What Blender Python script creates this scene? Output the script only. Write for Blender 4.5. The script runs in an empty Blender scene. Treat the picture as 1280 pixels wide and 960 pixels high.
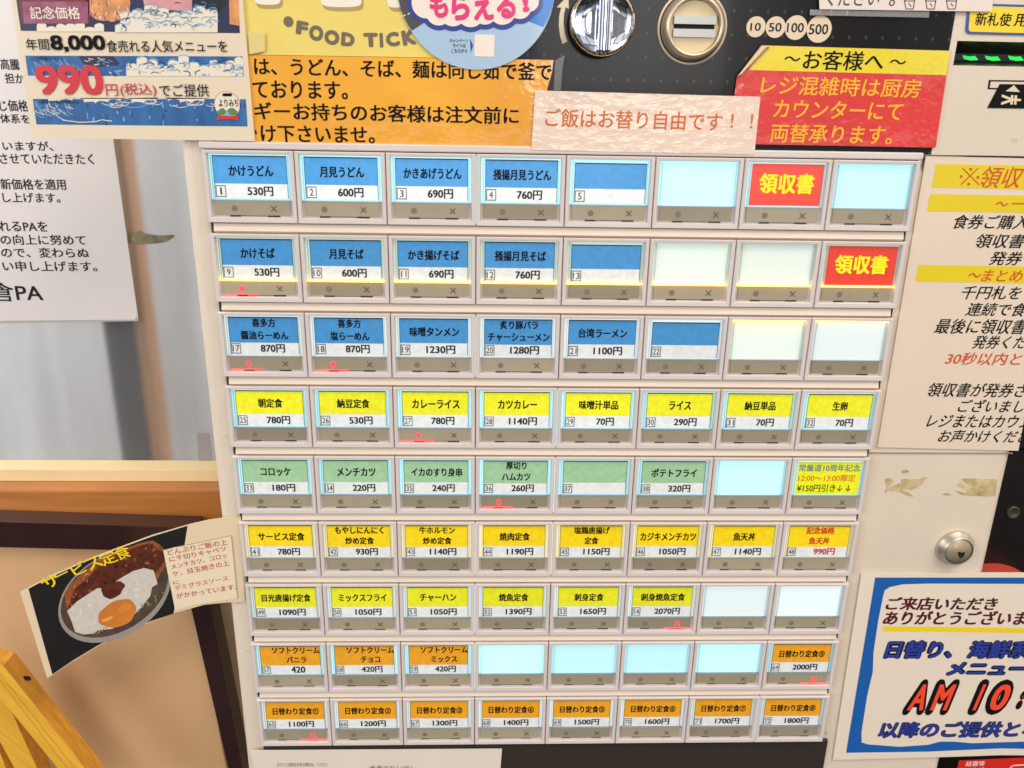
import bpy, bmesh, math, random
from mathutils import Vector, Matrix

# ------------------------------------------------------------------ scene, camera, light
S = bpy.context.scene
C = S.collection
random.seed(7)
U = 0.04                 # button pitch, metres
ZC = 1.20                # height of the middle of the button field
PW = [0.3237505439305767, -0.032150679691880416, 0.011944952844422468]
PT = Vector((0.5369776873762631, 1.2613342028406442, 10.316448394844803))
F = 1021.9762278521779
A = 0.9094113501681373   # row pitch / column pitch
H = 0.8746467946572186 * A   # button height in pitches

_w = Vector(PW)
R = Matrix.Rotation(_w.length, 3, _w.normalized()) @ Matrix(((1, 0, 0), (0, -1, 0), (0, 0, -1)))
CP = -(R.transposed() @ PT)


def w3(v):               # plane coordinates (right, up, out of the machine) -> world
    return Vector((v[0] * U, -v[2] * U, ZC + v[1] * U))


CAM = w3(CP)
cam = bpy.data.cameras.new('camera')
cam_o = bpy.data.objects.new('camera', cam)
C.objects.link(cam_o)
rr, rd, rf = (Vector((R[i][0], -R[i][2], R[i][1])) for i in range(3))
cam_o.matrix_world = Matrix(((rr.x, -rd.x, -rf.x, CAM.x), (rr.y, -rd.y, -rf.y, CAM.y), (rr.z, -rd.z, -rf.z, CAM.z), (0, 0, 0, 1)))
cam.sensor_width = 36
cam.lens = F / 1280 * 36
cam.clip_start = 0.01
cam.clip_end = 100
cam.dof.use_dof = True
cam.dof.focus_distance = 0.44
cam.dof.aperture_fstop = 24
S.camera = cam_o

S.view_settings.view_transform = 'Standard'
S.view_settings.look = 'None'
S.view_settings.exposure = 0.0
S.view_settings.gamma = 1.0
S.cycles.use_denoising = True
S.cycles.max_bounces = 8

wd = bpy.data.worlds.new('World')
S.world = wd
wd.use_nodes = True
nt = wd.node_tree
bg = nt.nodes['Background']
tc = nt.nodes.new('ShaderNodeTexCoord')
sp = nt.nodes.new('ShaderNodeSeparateXYZ')
nt.links.new(tc.outputs['Generated'], sp.inputs[0])
cr = nt.nodes.new('ShaderNodeValToRGB')
mr = nt.nodes.new('ShaderNodeMapRange')
mr.inputs['From Min'].default_value = -1
nt.links.new(sp.outputs['Z'], mr.inputs['Value'])
nt.links.new(mr.outputs[0], cr.inputs['Fac'])
e = cr.color_ramp.elements
e[0].position = 0.0; e[0].color = (0.10, 0.085, 0.07, 1)
e[1].position = 1.0; e[1].color = (1.55, 1.48, 1.40, 1)
for p, c in ((0.40, (0.12, 0.105, 0.095, 1)), (0.425, (0.16, 0.15, 0.145, 1)), (0.47, (0.95, 0.95, 0.98, 1)), (0.66, (1.05, 1.02, 0.99, 1))):
    k = e.new(p); k.color = c
# windows, doors and dark furniture of the hall around the machine, as blocks of light and dark
at = nt.nodes.new('ShaderNodeMath'); at.operation = 'ARCTAN2'
nt.links.new(sp.outputs['X'], at.inputs[0]); nt.links.new(sp.outputs['Y'], at.inputs[1])
cb = nt.nodes.new('ShaderNodeCombineXYZ')
nt.links.new(at.outputs[0], cb.inputs[0]); nt.links.new(sp.outputs['Z'], cb.inputs[1])
bk_ = nt.nodes.new('ShaderNodeTexBrick')
bk_.inputs['Scale'].default_value = 1.0; bk_.inputs['Brick Width'].default_value = 0.42; bk_.inputs['Row Height'].default_value = 0.34
bk_.inputs['Mortar Size'].default_value = 0.035; bk_.inputs['Mortar Smooth'].default_value = 0.2
bk_.inputs['Color1'].default_value = (0.22, 0.21, 0.21, 1); bk_.inputs['Color2'].default_value = (2.1, 2.2, 2.4, 1); bk_.inputs['Mortar'].default_value = (0.30, 0.26, 0.22, 1)
nt.links.new(cb.outputs[0], bk_.inputs['Vector'])
ml = nt.nodes.new('ShaderNodeMix'); ml.data_type = 'RGBA'; ml.blend_type = 'MULTIPLY'
ml.inputs['Factor'].default_value = 1.0
nt.links.new(cr.outputs['Color'], ml.inputs['A']); nt.links.new(bk_.outputs['Color'], ml.inputs['B'])
nt.links.new(ml.outputs['Result'], bg.inputs['Color'])
bg.inputs['Strength'].default_value = 0.78


def area(name, loc, target, sx, sy, power, col):
    l = bpy.data.lights.new(name, 'AREA')
    l.shape = 'RECTANGLE'; l.size = sx; l.size_y = sy; l.energy = power; l.color = col
    o = bpy.data.objects.new(name, l)
    C.objects.link(o)
    o.location = loc
    o.rotation_euler = (Vector(target) - Vector(loc)).to_track_quat('-Z', 'Y').to_euler()
    return o


area('ceiling_light', (0.7, -0.9, 2.7), (0.1, 0, 1.2), 1.2, 0.5, 23, (1.0, 0.88, 0.73))
area('window_light', (-1.9, -1.6, 1.9), (0, 0, 1.2), 1.3, 1.1, 27, (0.92, 0.965, 1.0))

area('glint_light', (0.42, -2.4, 1.66), (0.05, 0, 1.38), 0.60, 0.45, 5.5, (1.0, 0.98, 0.95))  # added lamp behind the camera, puts glints on the laminated notices
area('daylight_behind', (-0.9, 0.22, 1.75), (-0.45, 0.42, 1.1), 0.5, 0.3, 11, (1.0, 0.98, 0.95))
# ------------------------------------------------------------------ materials


def lin(c):
    c = c / 255.0
    return c / 12.92 if c <= 0.04045 else ((c + 0.055) / 1.055) ** 2.4


def rgb(c):
    return (lin(c[0]), lin(c[1]), lin(c[2]), 1)


MATS = {}


def mat(name, col, rough=0.5, metal=0.0, coat=0.0, bump=0.0, bscale=300.0, var=0.0, vscale=40.0, vstretch=(1, 1, 1),
        emit=0.0, ecol=None, spec=0.5, vrot=0.0, coat_rough=0.06, coatbump=0.0, cbscale=200.0, cbstretch=(1, 1, 1), var2=None):
    if name in MATS:
        return MATS[name]
    m = bpy.data.materials.new(name)
    m.use_nodes = True
    t = m.node_tree
    b = t.nodes['Principled BSDF']
    b.inputs['Base Color'].default_value = rgb(col)
    b.inputs['Roughness'].default_value = rough
    b.inputs['Metallic'].default_value = metal
    b.inputs['Specular IOR Level'].default_value = spec
    b.inputs['Coat Weight'].default_value = coat
    b.inputs['Coat Roughness'].default_value = coat_rough
    if emit:
        b.inputs['Emission Color'].default_value = rgb(ecol or col)
        b.inputs['Emission Strength'].default_value = emit
    if var or bump or coatbump:
        g = t.nodes.new('ShaderNodeNewGeometry')

    def noise(scale, stretch, detail=5):
        mp = t.nodes.new('ShaderNodeMapping')
        mp.inputs['Scale'].default_value = stretch
        src = g.outputs['Position']
        if vrot:
            vr = t.nodes.new('ShaderNodeVectorRotate'); vr.rotation_type = 'Y_AXIS'; vr.inputs['Angle'].default_value = math.radians(vrot)
            t.links.new(src, vr.inputs['Vector']); src = vr.outputs[0]
        t.links.new(src, mp.inputs['Vector'])
        n = t.nodes.new('ShaderNodeTexNoise')
        n.inputs['Scale'].default_value = scale
        n.inputs['Detail'].default_value = detail
        t.links.new(mp.outputs[0], n.inputs['Vector'])
        return n
    if var:
        n = noise(vscale, vstretch)
        r = t.nodes.new('ShaderNodeValToRGB')
        el = r.color_ramp.elements
        el[0].position = 0.3; el[1].position = 0.7
        c0 = rgb(col)
        dark = rgb(var2) if var2 else tuple(x * (1 - var) for x in c0[:3]) + (1,)
        el[0].color = dark
        el[1].color = tuple(min(1, x * (1 + var * 0.5)) for x in c0[:3]) + (1,)
        t.links.new(n.outputs['Fac'], r.inputs['Fac'])
        t.links.new(r.outputs['Color'], b.inputs['Base Color'])
        if emit and not ecol:
            t.links.new(r.outputs['Color'], b.inputs['Emission Color'])
    if bump:
        n = noise(bscale, (1, 1, 1))
        bp = t.nodes.new('ShaderNodeBump')
        bp.inputs['Strength'].default_value = bump
        bp.inputs['Distance'].default_value = 0.0005
        t.links.new(n.outputs['Fac'], bp.inputs['Height'])
        t.links.new(bp.outputs[0], b.inputs['Normal'])
    if coatbump:
        n = noise(cbscale, cbstretch, 3)
        bp = t.nodes.new('ShaderNodeBump')
        bp.inputs['Strength'].default_value = coatbump
        bp.inputs['Distance'].default_value = 0.0008
        t.links.new(n.outputs['Fac'], bp.inputs['Height'])
        t.links.new(bp.outputs[0], b.inputs['Coat Normal'])
    MATS[name] = m
    return m


cream = mat('cream_steel', (220, 204, 183), 0.42, var=0.05, vscale=18, bump=0.05, bscale=900)
_t = cream.node_tree
_b = _t.nodes['Principled BSDF']
_g = _t.nodes.new('ShaderNodeNewGeometry')
_n = _t.nodes.new('ShaderNodeTexNoise'); _n.inputs['Scale'].default_value = 190; _n.inputs['Detail'].default_value = 4
_n2 = _t.nodes.new('ShaderNodeTexNoise'); _n2.inputs['Scale'].default_value = 14; _n2.inputs['Detail'].default_value = 2
_t.links.new(_g.outputs['Position'], _n.inputs['Vector']); _t.links.new(_g.outputs['Position'], _n2.inputs['Vector'])
_m1 = _t.nodes.new('ShaderNodeMapRange'); _m1.inputs['From Min'].default_value = .66; _m1.inputs['From Max'].default_value = .78
_m2 = _t.nodes.new('ShaderNodeMapRange'); _m2.inputs['From Min'].default_value = .46; _m2.inputs['From Max'].default_value = .62; _m2.inputs['To Max'].default_value = .75
_t.links.new(_n.outputs['Fac'], _m1.inputs['Value']); _t.links.new(_n2.outputs['Fac'], _m2.inputs['Value'])
_mm = _t.nodes.new('ShaderNodeMath'); _mm.operation = 'MULTIPLY'
_t.links.new(_m1.outputs[0], _mm.inputs[0]); _t.links.new(_m2.outputs[0], _mm.inputs[1])
_x = _t.nodes.new('ShaderNodeMix'); _x.data_type = 'RGBA'; _x.inputs['B'].default_value = rgb((138, 120, 98))
_t.links.new(_mm.outputs[0], _x.inputs['Factor'])
_t.links.new(_b.inputs['Base Color'].links[0].from_socket, _x.inputs['A']); _t.links.new(_x.outputs['Result'], _b.inputs['Base Color'])
cream_r = mat('cream_plastic', (212, 201, 195), 0.35, var=0.03, vscale=30)
ridge = mat('cream_ridge', (222, 204, 184), 0.4, var=0.03, vscale=30)
darkgap = mat('dark_gap', (45, 36, 32), 0.6)
ink = mat('black_ink', (16, 14, 16), 0.6, spec=0.15)
LAM = dict(coat=1.0, coat_rough=0.07, coatbump=0.32, cbscale=110.0)

# ------------------------------------------------------------------ mesh collector


class MB:
    def __init__(s):
        s.v = []; s.f = []; s.mi = []; s.mats = []; s.sm = []

    def m(s, mt):
        if mt not in s.mats:
            s.mats.append(mt)
        return s.mats.index(mt)

    def poly(s, pts, mt, smooth=False):
        b = len(s.v); s.v += [Vector(p) for p in pts]
        s.f.append(list(range(b, b + len(pts)))); s.mi.append(s.m(mt)); s.sm.append(smooth)

    def faces(s, pts, fs, mt, smooth=False):
        b = len(s.v); s.v += [Vector(p) for p in pts]; k = s.m(mt)
        for f in fs:
            s.f.append([b + i for i in f]); s.mi.append(k); s.sm.append(smooth)

    def box(s, a, b, mt):    # opposite corners
        x0, y0, z0 = a; x1, y1, z1 = b
        P = [(x0, y0, z0), (x1, y0, z0), (x1, y1, z0), (x0, y1, z0), (x0, y0, z1), (x1, y0, z1), (x1, y1, z1), (x0, y1, z1)]
        s.faces(P, [(0, 3, 2, 1), (4, 5, 6, 7), (0, 1, 5, 4), (1, 2, 6, 5), (2, 3, 7, 6), (3, 0, 4, 7)], mt)

    def loops(s, L, mt, smooth=False, cap=False):
        n = len(L[0]); pts = [p for l in L for p in l]; fs = []
        for j in range(len(L) - 1):
            for i in range(n):
                k = (i + 1) % n
                fs.append((j * n + i, j * n + k, (j + 1) * n + k, (j + 1) * n + i))
        if cap:
            fs.append(tuple((len(L) - 1) * n + i for i in range(n)))
        s.faces(pts, fs, mt, smooth)

    def mesh(s, name, origin=None):
        me = bpy.data.meshes.new(name)
        o = Vector(origin) if origin is not None else Vector()
        me.from_pydata([tuple(v - o) for v in s.v], [], s.f)
        for mt in s.mats:
            me.materials.append(mt)
        me.polygons.foreach_set('material_index', s.mi)
        me.polygons.foreach_set('use_smooth', s.sm)
        me.validate(); me.update()
        return me


def link(name, me, parent=None, loc=(0, 0, 0)):
    o = bpy.data.objects.new(name, me); C.objects.link(o)
    o.location = loc
    if parent is not None:
        o.parent = parent
    return o


def tag(o, label=None, cat=None, group=None, kind=None):
    for k, v in (('label', label), ('category', cat), ('group', group), ('kind', kind)):
        if v:
            o[k] = v
    return o


def bevel(o, w, seg=3):
    md = o.modifiers.new('soft_edges', 'BEVEL'); md.width = w; md.segments = seg; md.limit_method = 'ANGLE'
    return o


# ------------------------------------------------------------------ planes that photographed points are measured on


class Plane:
    def __init__(s, o, n):
        s.o = Vector(o); s.n = Vector(n).normalized()
        if s.n.dot(CAM - s.o) < 0:
            s.n = -s.n

    def hit(s, px, py, off=0.0):
        d = R.transposed() @ Vector(((px - 640) / F, (py - 480) / F, 1))
        d = Vector((d[0], -d[2], d[1]))
        o = s.o + s.n * off
        t = (o - CAM).dot(s.n) / d.dot(s.n)
        return CAM + d * t


def front(y=0.0):
    return Plane((0, y, ZC), (0, -1, 0))


def zfront(px, py, y=0.0):
    p = front(y).hit(px, py)
    return p


# ------------------------------------------------------------------ lettering
_tc = {}


def glyphs(body):
    k = body
    if k not in _tc:
        c = bpy.data.curves.new('t', 'FONT')
        c.body = body; c.resolution_u = 3; c.fill_mode = 'FRONT'
        o = bpy.data.objects.new('t', c); C.objects.link(o)
        dg = bpy.context.evaluated_depsgraph_get()
        me = bpy.data.meshes.new_from_object(o.evaluated_get(dg))
        V = [(v.co.x, v.co.y) for v in me.vertices]
        Fs = [tuple(p.vertices) for p in me.polygons]
        bpy.data.objects.remove(o); bpy.data.curves.remove(c); bpy.data.meshes.remove(me)
        _tc[k] = (V, Fs, min(v[0] for v in V), max(v[0] for v in V), min(v[1] for v in V), max(v[1] for v in V))
    return _tc[k]


def write(mb, body, O, RX, UY, mt, bold=0.0, shear=0.0):
    """lettering whose ink fills the box with bottom-left O, side vectors RX and UY"""
    V, Fs, x0, x1, y0, y1 = glyphs(body)
    nn = RX.cross(UY).normalized()
    if nn.dot(CAM - O) < 0:
        nn = -nn
    rn = RX.normalized()
    sh = [(0, 0)]
    if bold > 0.04:
        sh = [(bold * math.cos(k * math.pi / 6), bold * math.sin(k * math.pi / 6)) for k in range(12)] + [(bold * .5 * math.cos(k * math.pi / 2), bold * .5 * math.sin(k * math.pi / 2)) for k in range(4)]
    elif bold > 0:
        sh = [(bold, bold * .6), (-bold, bold * .6), (bold, -bold * .6), (-bold, -bold * .6)]
    w, h = x1 - x0 + 2 * bold, y1 - y0 + 2 * bold
    for k, (dx, dy) in enumerate(sh):
        pts = []
        for x, y in V:
            a = (x - x0 + dx + bold) / w; b = (y - y0 + dy + bold) / h
            pts.append(O + RX * a + UY * b + rn * (shear * (b - 0.5) * UY.length) + nn * (k * 1.5e-6))
        mb.faces(pts, Fs, mt)


def write_px(mb, pl, body, x0, y0, x1, y1, mt, dy=0.0, off=0.0002, bold=0.0, shear=0.0):
    """ink box measured in the photograph: (x0,y0) upper left, y1 lower edge, x1 right edge, dy fall to the right"""
    a = pl.hit(x0, y0, off); b = pl.hit(x1, y0 + dy, off); c = pl.hit(x0, y1, off)
    rx = b - a
    up = pl.n.cross(rx).normalized()
    if up.z < 0:
        up = -up
    h = (a - c).dot(up)
    write(mb, body, a - up * h, rx, up * h, mt, bold, shear)


def px_poly(mb, pl, pts, mt, off=0.0002):
    mb.poly([pl.hit(x, y, off) for x, y in pts], mt)


def sheet_px(mb, pl, pts, mt, thick=0.0003):
    a = [pl.hit(x, y, 0) for x, y in pts]
    b = [p - pl.n * thick for p in a]
    n = len(a)
    mb.poly(a, mt)
    mb.poly(b[::-1], mt)
    for i in range(n):
        j = (i + 1) % n
        mb.poly([a[i], b[i], b[j], a[j]], mt)


def px_disc(mb, pl, cx, cy, r, mt, off=0.0002, n=40, ry=None):
    """disc that is round on its plane, r measured across in the photograph"""
    c = pl.hit(cx, cy, off); rx = (pl.hit(cx + r, cy, off) - c)
    up = pl.n.cross(rx).normalized() * rx.length * ((ry or r) / r)
    mb.poly([c + rx * math.cos(2 * math.pi * i / n) + up * math.sin(2 * math.pi * i / n) for i in range(n)], mt)


def stroke(mb, pl, pts, w, mt, off):
    for (xa, ya), (xb, yb) in zip(pts[:-1], pts[1:]):
        L = math.hypot(xb - xa, yb - ya) or 1
        nx, ny = -(yb - ya) / L * w / 2, (xb - xa) / L * w / 2
        px_poly(mb, pl, [(xa + nx, ya + ny), (xb + nx, yb + ny), (xb - nx, yb - ny), (xa - nx, ya - ny)], mt, off)


def ell(cx, cy, a, b, rot, n=40, j=0.0, seed=0, ph=0.0):
    rnd = random.Random(seed); ro = math.radians(rot); P = []
    for i in range(n):
        t_ = 2 * math.pi * i / n
        k = 1 + j * (math.sin(3 * t_ + seed) * .6 + math.sin(7 * t_ + ph) * .4 + rnd.uniform(-.3, .3))
        x, y = a * k * math.cos(t_), b * k * math.sin(t_)
        P.append((cx + x * math.cos(ro) - y * math.sin(ro), cy + x * math.sin(ro) + y * math.cos(ro)))
    return P


def thing(name, label, cat, mb, group=None):
    c = Vector()
    for v in mb.v:
        c += v
    c /= len(mb.v)
    o = link(name, mb.mesh(name, c), None, c)
    return tag(o, label, cat, group)


# ------------------------------------------------------------------ the ticket machine
XL, XR = -4.262 * U, 5.886 * U
BASE = Vector((0.0, 0.2, 0.55))
machine = bpy.data.objects.new('ticket_machine', None)
C.objects.link(machine)
machine.location = BASE
tag(machine, 'cream ticket vending machine with nine rows of lit menu buttons', 'ticket machine')


def part(name, mb, parent=machine, label=None, origin=None):
    o = link(name, mb.mesh(name, BASE if origin is None else origin), parent)
    if label:
        o['label'] = label
    return o


YF = 0.004               # face of the cabinet; the button bezels stand at y = 0
mb = MB()
ztop = ZC + 8 * U
_p = front(0.0028)
xr = (_p.hit(1191, 60).x + _p.hit(1160, 188).x) / 2
out = [(XL, 0.55), (XR, 0.55), (XR, ZC + 3.96 * U), (xr, ZC + 3.96 * U), (xr, ztop), (XL, ztop)]
mb.loops([[Vector((x, 0.5, z)) for x, z in out], [Vector((x, YF, z)) for x, z in out]], cream, cap=True)
b_ = part('cabinet', mb)
bevel(b_, 0.005, 5)

# plate the buttons and ridges sit on, coloured dark for the shade in the gaps
mb = MB()
rows = [(4.4 - r) * A for r in range(9)]            # top of each row, in pitches
zt0 = ZC + rows[0] * U; zb8 = ZC + (rows[8] - H) * U
mb.box((-3.992 * U, YF - 0.0012, zb8 - 0.0004), (3.992 * U, YF + 0.002, zt0), darkgap)
part('button_plate', mb)

# ridges between the rows
for r in range(8):
    z1 = ZC + (rows[r] - H) * U; z0 = ZC + rows[r + 1] * U
    mb = MB()
    xs = (-3.95 * U, 3.95 * U)
    prof = [(z1 + 0.0002, 0.0026), (z1 - 0.0003, 0.0014), (z1 - 0.0016, 0.0012), (z0 + 0.0016, 0.0008), (z0 + 0.0011, 0.0006), (z0 + 0.0006, 0.0012), (z0 - 0.0002, 0.0027)]
    pts = [(x, y, z) for x in xs for z, y in prof]
    n = len(prof)
    mb.faces(pts, [(i, i + 1, n + i + 1, n + i) for i in range(n - 1)] + [tuple(range(n)), tuple(range(n, 2 * n))], ridge)
    part('ridge', mb)

# trim above the first row
mb = MB()
z_a = ZC + rows[0] * U
mb.box((-4.03 * U, 0.0012, z_a + 0.0003), (4.03 * U, 0.006, z_a + 0.0034), cream_r)
bevel(part('top_trim', mb), 0.0006, 2)

# ---- buttons
led_on = mat('red_indicator_light', (255, 70, 80), 0.5, emit=1.1, ecol=(255, 60, 75))
led_glow = mat('red_light_slit', (255, 50, 70), 0.5, emit=3.5, ecol=(255, 40, 60))
strip_m = mat('taupe_indicator_film', (160, 148, 124), 0.35, coat=0.25, coat_rough=0.12, var=0.05, vscale=120)
_t = strip_m.node_tree
_oi = _t.nodes.new('ShaderNodeObjectInfo')
_mr = _t.nodes.new('ShaderNodeMapRange'); _mr.inputs['To Min'].default_value = 0.80; _mr.inputs['To Max'].default_value = 1.14
_t.links.new(_oi.outputs['Random'], _mr.inputs['Value'])
_hs = _t.nodes.new('ShaderNodeHueSaturation')
_b = _t.nodes['Principled BSDF']
_t.links.new(_b.inputs['Base Color'].links[0].from_socket, _hs.inputs['Color'])
_t.links.new(_mr.outputs[0], _hs.inputs['Value']); _t.links.new(_hs.outputs[0], _b.inputs['Base Color'])
mark_m = mat('grey_mark', (122, 110, 98), 0.5)
mark_d = mat('dark_mark', (92, 82, 72), 0.5)
slit = mat('button_recess', (200, 188, 182), 0.3)
tab = mat('black_tab', (28, 26, 22), 0.4)
bord = mat('card_border_and_shade', (42, 48, 52), 0.5)
numink = mat('grey_ink', (34, 35, 40), 0.5, spec=0.15)
acry = mat('clear_acrylic_edge', (206, 204, 206), 0.12, spec=0.8)
_t = acry.node_tree
_tr = _t.nodes.new('ShaderNodeBsdfTransparent'); _tr.inputs[0].default_value = (.80, .85, .87, 1)
_mx = _t.nodes.new('ShaderNodeMixShader'); _mx.inputs[0].default_value = 0.18
_t.links.new(_tr.outputs[0], _mx.inputs[1]); _t.links.new(_t.nodes['Principled BSDF'].outputs[0], _mx.inputs[2])
_t.links.new(_mx.outputs[0], _t.nodes['Material Output'].inputs['Surface'])

TINT = {'c': ((176, 246, 255), 1.0), 'w': ((222, 236, 234), 0.95), 'y': ((255, 236, 176), 0.95), 'k': ((206, 246, 226), 0.9)}


def tint(k):
    c, s = TINT[k]
    if k == 'k':
        m = mat('backlight_k', (205, 205, 200), 0.4, emit=s * 0.40, ecol=c, coat=0.5)
        e0_ = .40
    else:
        m = mat('backlight_' + k, (150, 156, 158), 0.3, emit=s * 0.80, ecol=c, coat=0.5)
        e0_ = .80
    t = m.node_tree
    if not t.nodes.get('Object Info'):
        oi = t.nodes.new('ShaderNodeObjectInfo'); r_ = t.nodes.new('ShaderNodeMapRange')
        r_.inputs['To Min'].default_value = s * e0_ * .94; r_.inputs['To Max'].default_value = s * e0_ * 1.2
        t.links.new(oi.outputs['Random'], r_.inputs['Value'])
        t.links.new(r_.outputs[0], t.nodes['Principled BSDF'].inputs['Emission Strength'])
    return m


CARD = {'blue': (66, 140, 196), 'yellow': (222, 218, 36), 'green': (150, 188, 146), 'gold': (240, 206, 20),
        'orange': (226, 156, 34), 'red': (222, 62, 42), 'lime': (222, 224, 30), 'white': (226, 228, 226)}


def card_m(col, glow):
    return mat('card_%s_%d' % (col, int(glow * 100)), CARD[col], 0.4, coat=0.45, coat_rough=0.08, emit=glow, var=0.10, vscale=420)


def rect(x0, x1, t0, t1, y):
    """in a button: x in pitches, t0 < t1 fractions of the height from the top"""
    return [Vector((x0 * U, y, (1 - t1) * H * U)), Vector((x1 * U, y, (1 - t1) * H * U)), Vector((x1 * U, y, (1 - t0) * H * U)), Vector((x0 * U, y, (1 - t0) * H * U))]


g = 0.0045
gy = g / H
mb = MB()
mb.loops([rect(g, 1 - g, gy, 1 - gy, 0.0036), rect(g, 1 - g, gy, 1 - gy, 0.0005), rect(g + .008, 1 - g - .008, gy + .010, 1 - gy - .010, 0.0),
          rect(.046, .954, .048, .925, 0.0001), rect(.052, .948, .054, .918, 0.0006), rect(.054, .946, .056, .916, 0.0030)], cream_r)
bezel_me = mb.mesh('button')
mb = MB()
mb.poly(rect(.054, .946, .68, .917, 0.0019), slit)
for a, b in ((.24, .36), (.66, .80)):
    mb.poly(rect(a, b, .893, .912, 0.00178), tab)
mb.poly(rect(.36, .66, .897, .905, 0.00182), tab)
recess_me = mb.mesh('recess')


def button_mark(mb, y, on_dot, on_x, dim):
    cx, cz = 0.30 * U, (1 - .795) * H * U
    dm = led_on if on_dot else mark_m
    mb.poly([(cx + .034 * U * math.cos(i * math.pi / 12), y, cz + .034 * U * math.sin(i * math.pi / 12)) for i in range(24)], dm)
    cx = 0.735 * U
    xm = led_on if on_x else mark_d
    q = .034 * U; w = (.011 if on_x else .006) * U
    for s in (1, -1):
        d = Vector((1, 0, s)).normalized() * q * 1.3; nn = Vector((-s, 0, 1)).normalized() * w
        c = Vector((cx, y - (0.00003 if s > 0 else 0), cz))
        mb.poly([c - d - nn, c + d - nn, c + d + nn, c - d + nn], xm)


strip_me = {}
for key in ((0, 0), (1, 0), (0, 1)):
    mb = MB()
    P = rect(.085, .915, .693, .882, 0.0013)
    Q = rect(.085, .915, .693, .882, 0.0019)
    mb.loops([Q, P], strip_m, cap=True)
    button_mark(mb, 0.00122, key[0], key[1], 0)
    strip_me[key] = mb.mesh('indicator_strip')
glow_me = {}
for key, (a, b) in {(1, 0): (.10, .48), (0, 1): (.56, .93)}.items():
    mb = MB()
    P = rect(a, b, .884, .886, 0)
    mb.poly([(P[0].x, .0010, P[0].z), (P[1].x, .0010, P[0].z), (P[1].x, .0017, P[0].z), (P[0].x, .0017, P[0].z)], led_glow)
    glow_me[key] = mb.mesh('indicator_lamp')
back_me = {}
for k in TINT:
    mb = MB()
    mb.poly(rect(.054, .946, .056, .685, 0.0025), tint(k))
    back_me[k] = mb.mesh('backlight')
cov_me = None
mb = MB()
for x0, x1 in ((.078, .086), (.919, .927)):
    mb.loops([rect(x0, x1, .075, .672, 0.0024), rect(x0, x1, .075, .672, 0.0011)], acry, cap=True)
mb.loops([rect(.06, .94, .672, .686, 0.0024), rect(.06, .94, .672, .686, 0.0010)], acry, cap=True)
cov_me = mb.mesh('clear_rim')

warm_glow = mat('added_warm_glow', (255, 214, 90), 0.4, emit=7.0, ecol=(255, 200, 60))  # added glow strips standing in for warm tubes behind the rows
edge_me = {}
for k, z_, dn in (('low', .680, 1), ('high', .058, -1)):
    mb = MB()
    P = rect(.06, .94, z_ - .004, z_ + .004, 0)
    zz = P[0].z if dn < 0 else P[2].z
    x0, x1 = P[0].x, P[1].x
    mb.poly([(x0, .0006, zz), (x1, .0006, zz), (x1, .0023, zz), (x0, .0023, zz)], warm_glow)
    edge_me[k] = mb.mesh('added_glow_strip')

Y = '円'
BT = [
    ('blue', 'c', 0.48, [(1, 'かけうどん', '530円'), (2, '月見うどん', '600円'), (3, 'かきあげうどん', '690円'), (4, '掻揚月見うどん', '760円'), (5, '', ''), 0, 'R', 0]),
    ('blue', 'k', 0.16, [(9, 'かけそば', '530円'), (10, '月見そば', '600円'), (11, 'かき揚げそば', '690円'), (12, '掻揚月見そば', '760円'), (13, '', ''), 0, 0, 'R']),
    ('blue', 'w', 0.14, [(17, '喜多方/醤油らーめん', '870円'), (18, '喜多方/塩らーめん', '870円'), (19, '味噌タンメン', '1230円'), (20, '炙り豚バラ/チャーシューメン', '1280円'), (21, '台湾ラーメン', '1100円'), (22, '', ''), 0, 0]),
    ('yellow', 'c', 0.30, [(25, '朝定食', '780円'), (26, '納豆定食', '530円'), (27, 'カレーライス', '780円'), (28, 'カツカレー', '1140円'), (29, '味噌汁単品', '70円'), (30, 'ライス', '290円'), (31, '納豆単品', '70円'), (32, '生卵', '70円')]),
    ('green', 'c', 0.22, [(33, 'コロッケ', '180円'), (34, 'メンチカツ', '220円'), (35, 'イカのすり身串', '240円'), (36, '厚切り/ハムカツ', '260円'), (37, '', ''), (38, 'ポテトフライ', '320円'), 0, 'L']),
    ('gold', 'y', 0.16, [(41, 'サービス定食', '780円'), (42, 'もやしにんにく/炒め定食', '930円'), (43, '牛ホルモン/炒め定食', '1140円'), (44, '焼肉定食', '1190円'), (45, '塩鶏唐揚げ/定食', '1150円'), (46, 'カジキメンチカツ', '1050円'), (47, '魚天丼', '1140円'), (48, '記念価格/魚天丼', '990円')]),
    ('yellow', 'w', 0.18, [(49, '目光唐揚げ定食', '1090円'), (50, 'ミックスフライ', '1050円'), (51, 'チャーハン', '1050円'), (52, '焼魚定食', '1390円'), (53, '刺身定食', '1650円'), (54, '刺身焼魚定食', '2070円'), 0, 0]),
    ('orange', 'c', 0.16, [(57, 'ソフトクリーム/バニラ', '420'), (58, 'ソフトクリーム/チョコ', '420円'), (59, 'ソフトクリーム/ミックス', '420円'), 0, 0, 0, 0, (64, '日替わり定食⑨', '2000円')]),
    ('orange', 'w', 0.16, [(65 + i, '日替わり定食' + '①②③④⑤⑥⑦⑧'[i], '%d円' % (1100 + 100 * i)) for i in range(8)]),
]
LIT_DOT = {9, 17, 18, 27, 36}
LIT_X = {54, 64, 65}
redink = mat('red_ink', (200, 40, 30), 0.5)
redglow = mat('orange_red_ink', (224, 84, 36), 0.5)
blueink = mat('blue_ink', (30, 96, 160), 0.5)
yelink = mat('yellow_ink', (250, 228, 20), 0.5, emit=0.15)


def bx(mb, x0, x1, t0, t1, y, mt):
    mb.poly(rect(x0, x1, t0, t1, y), mt)


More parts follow.
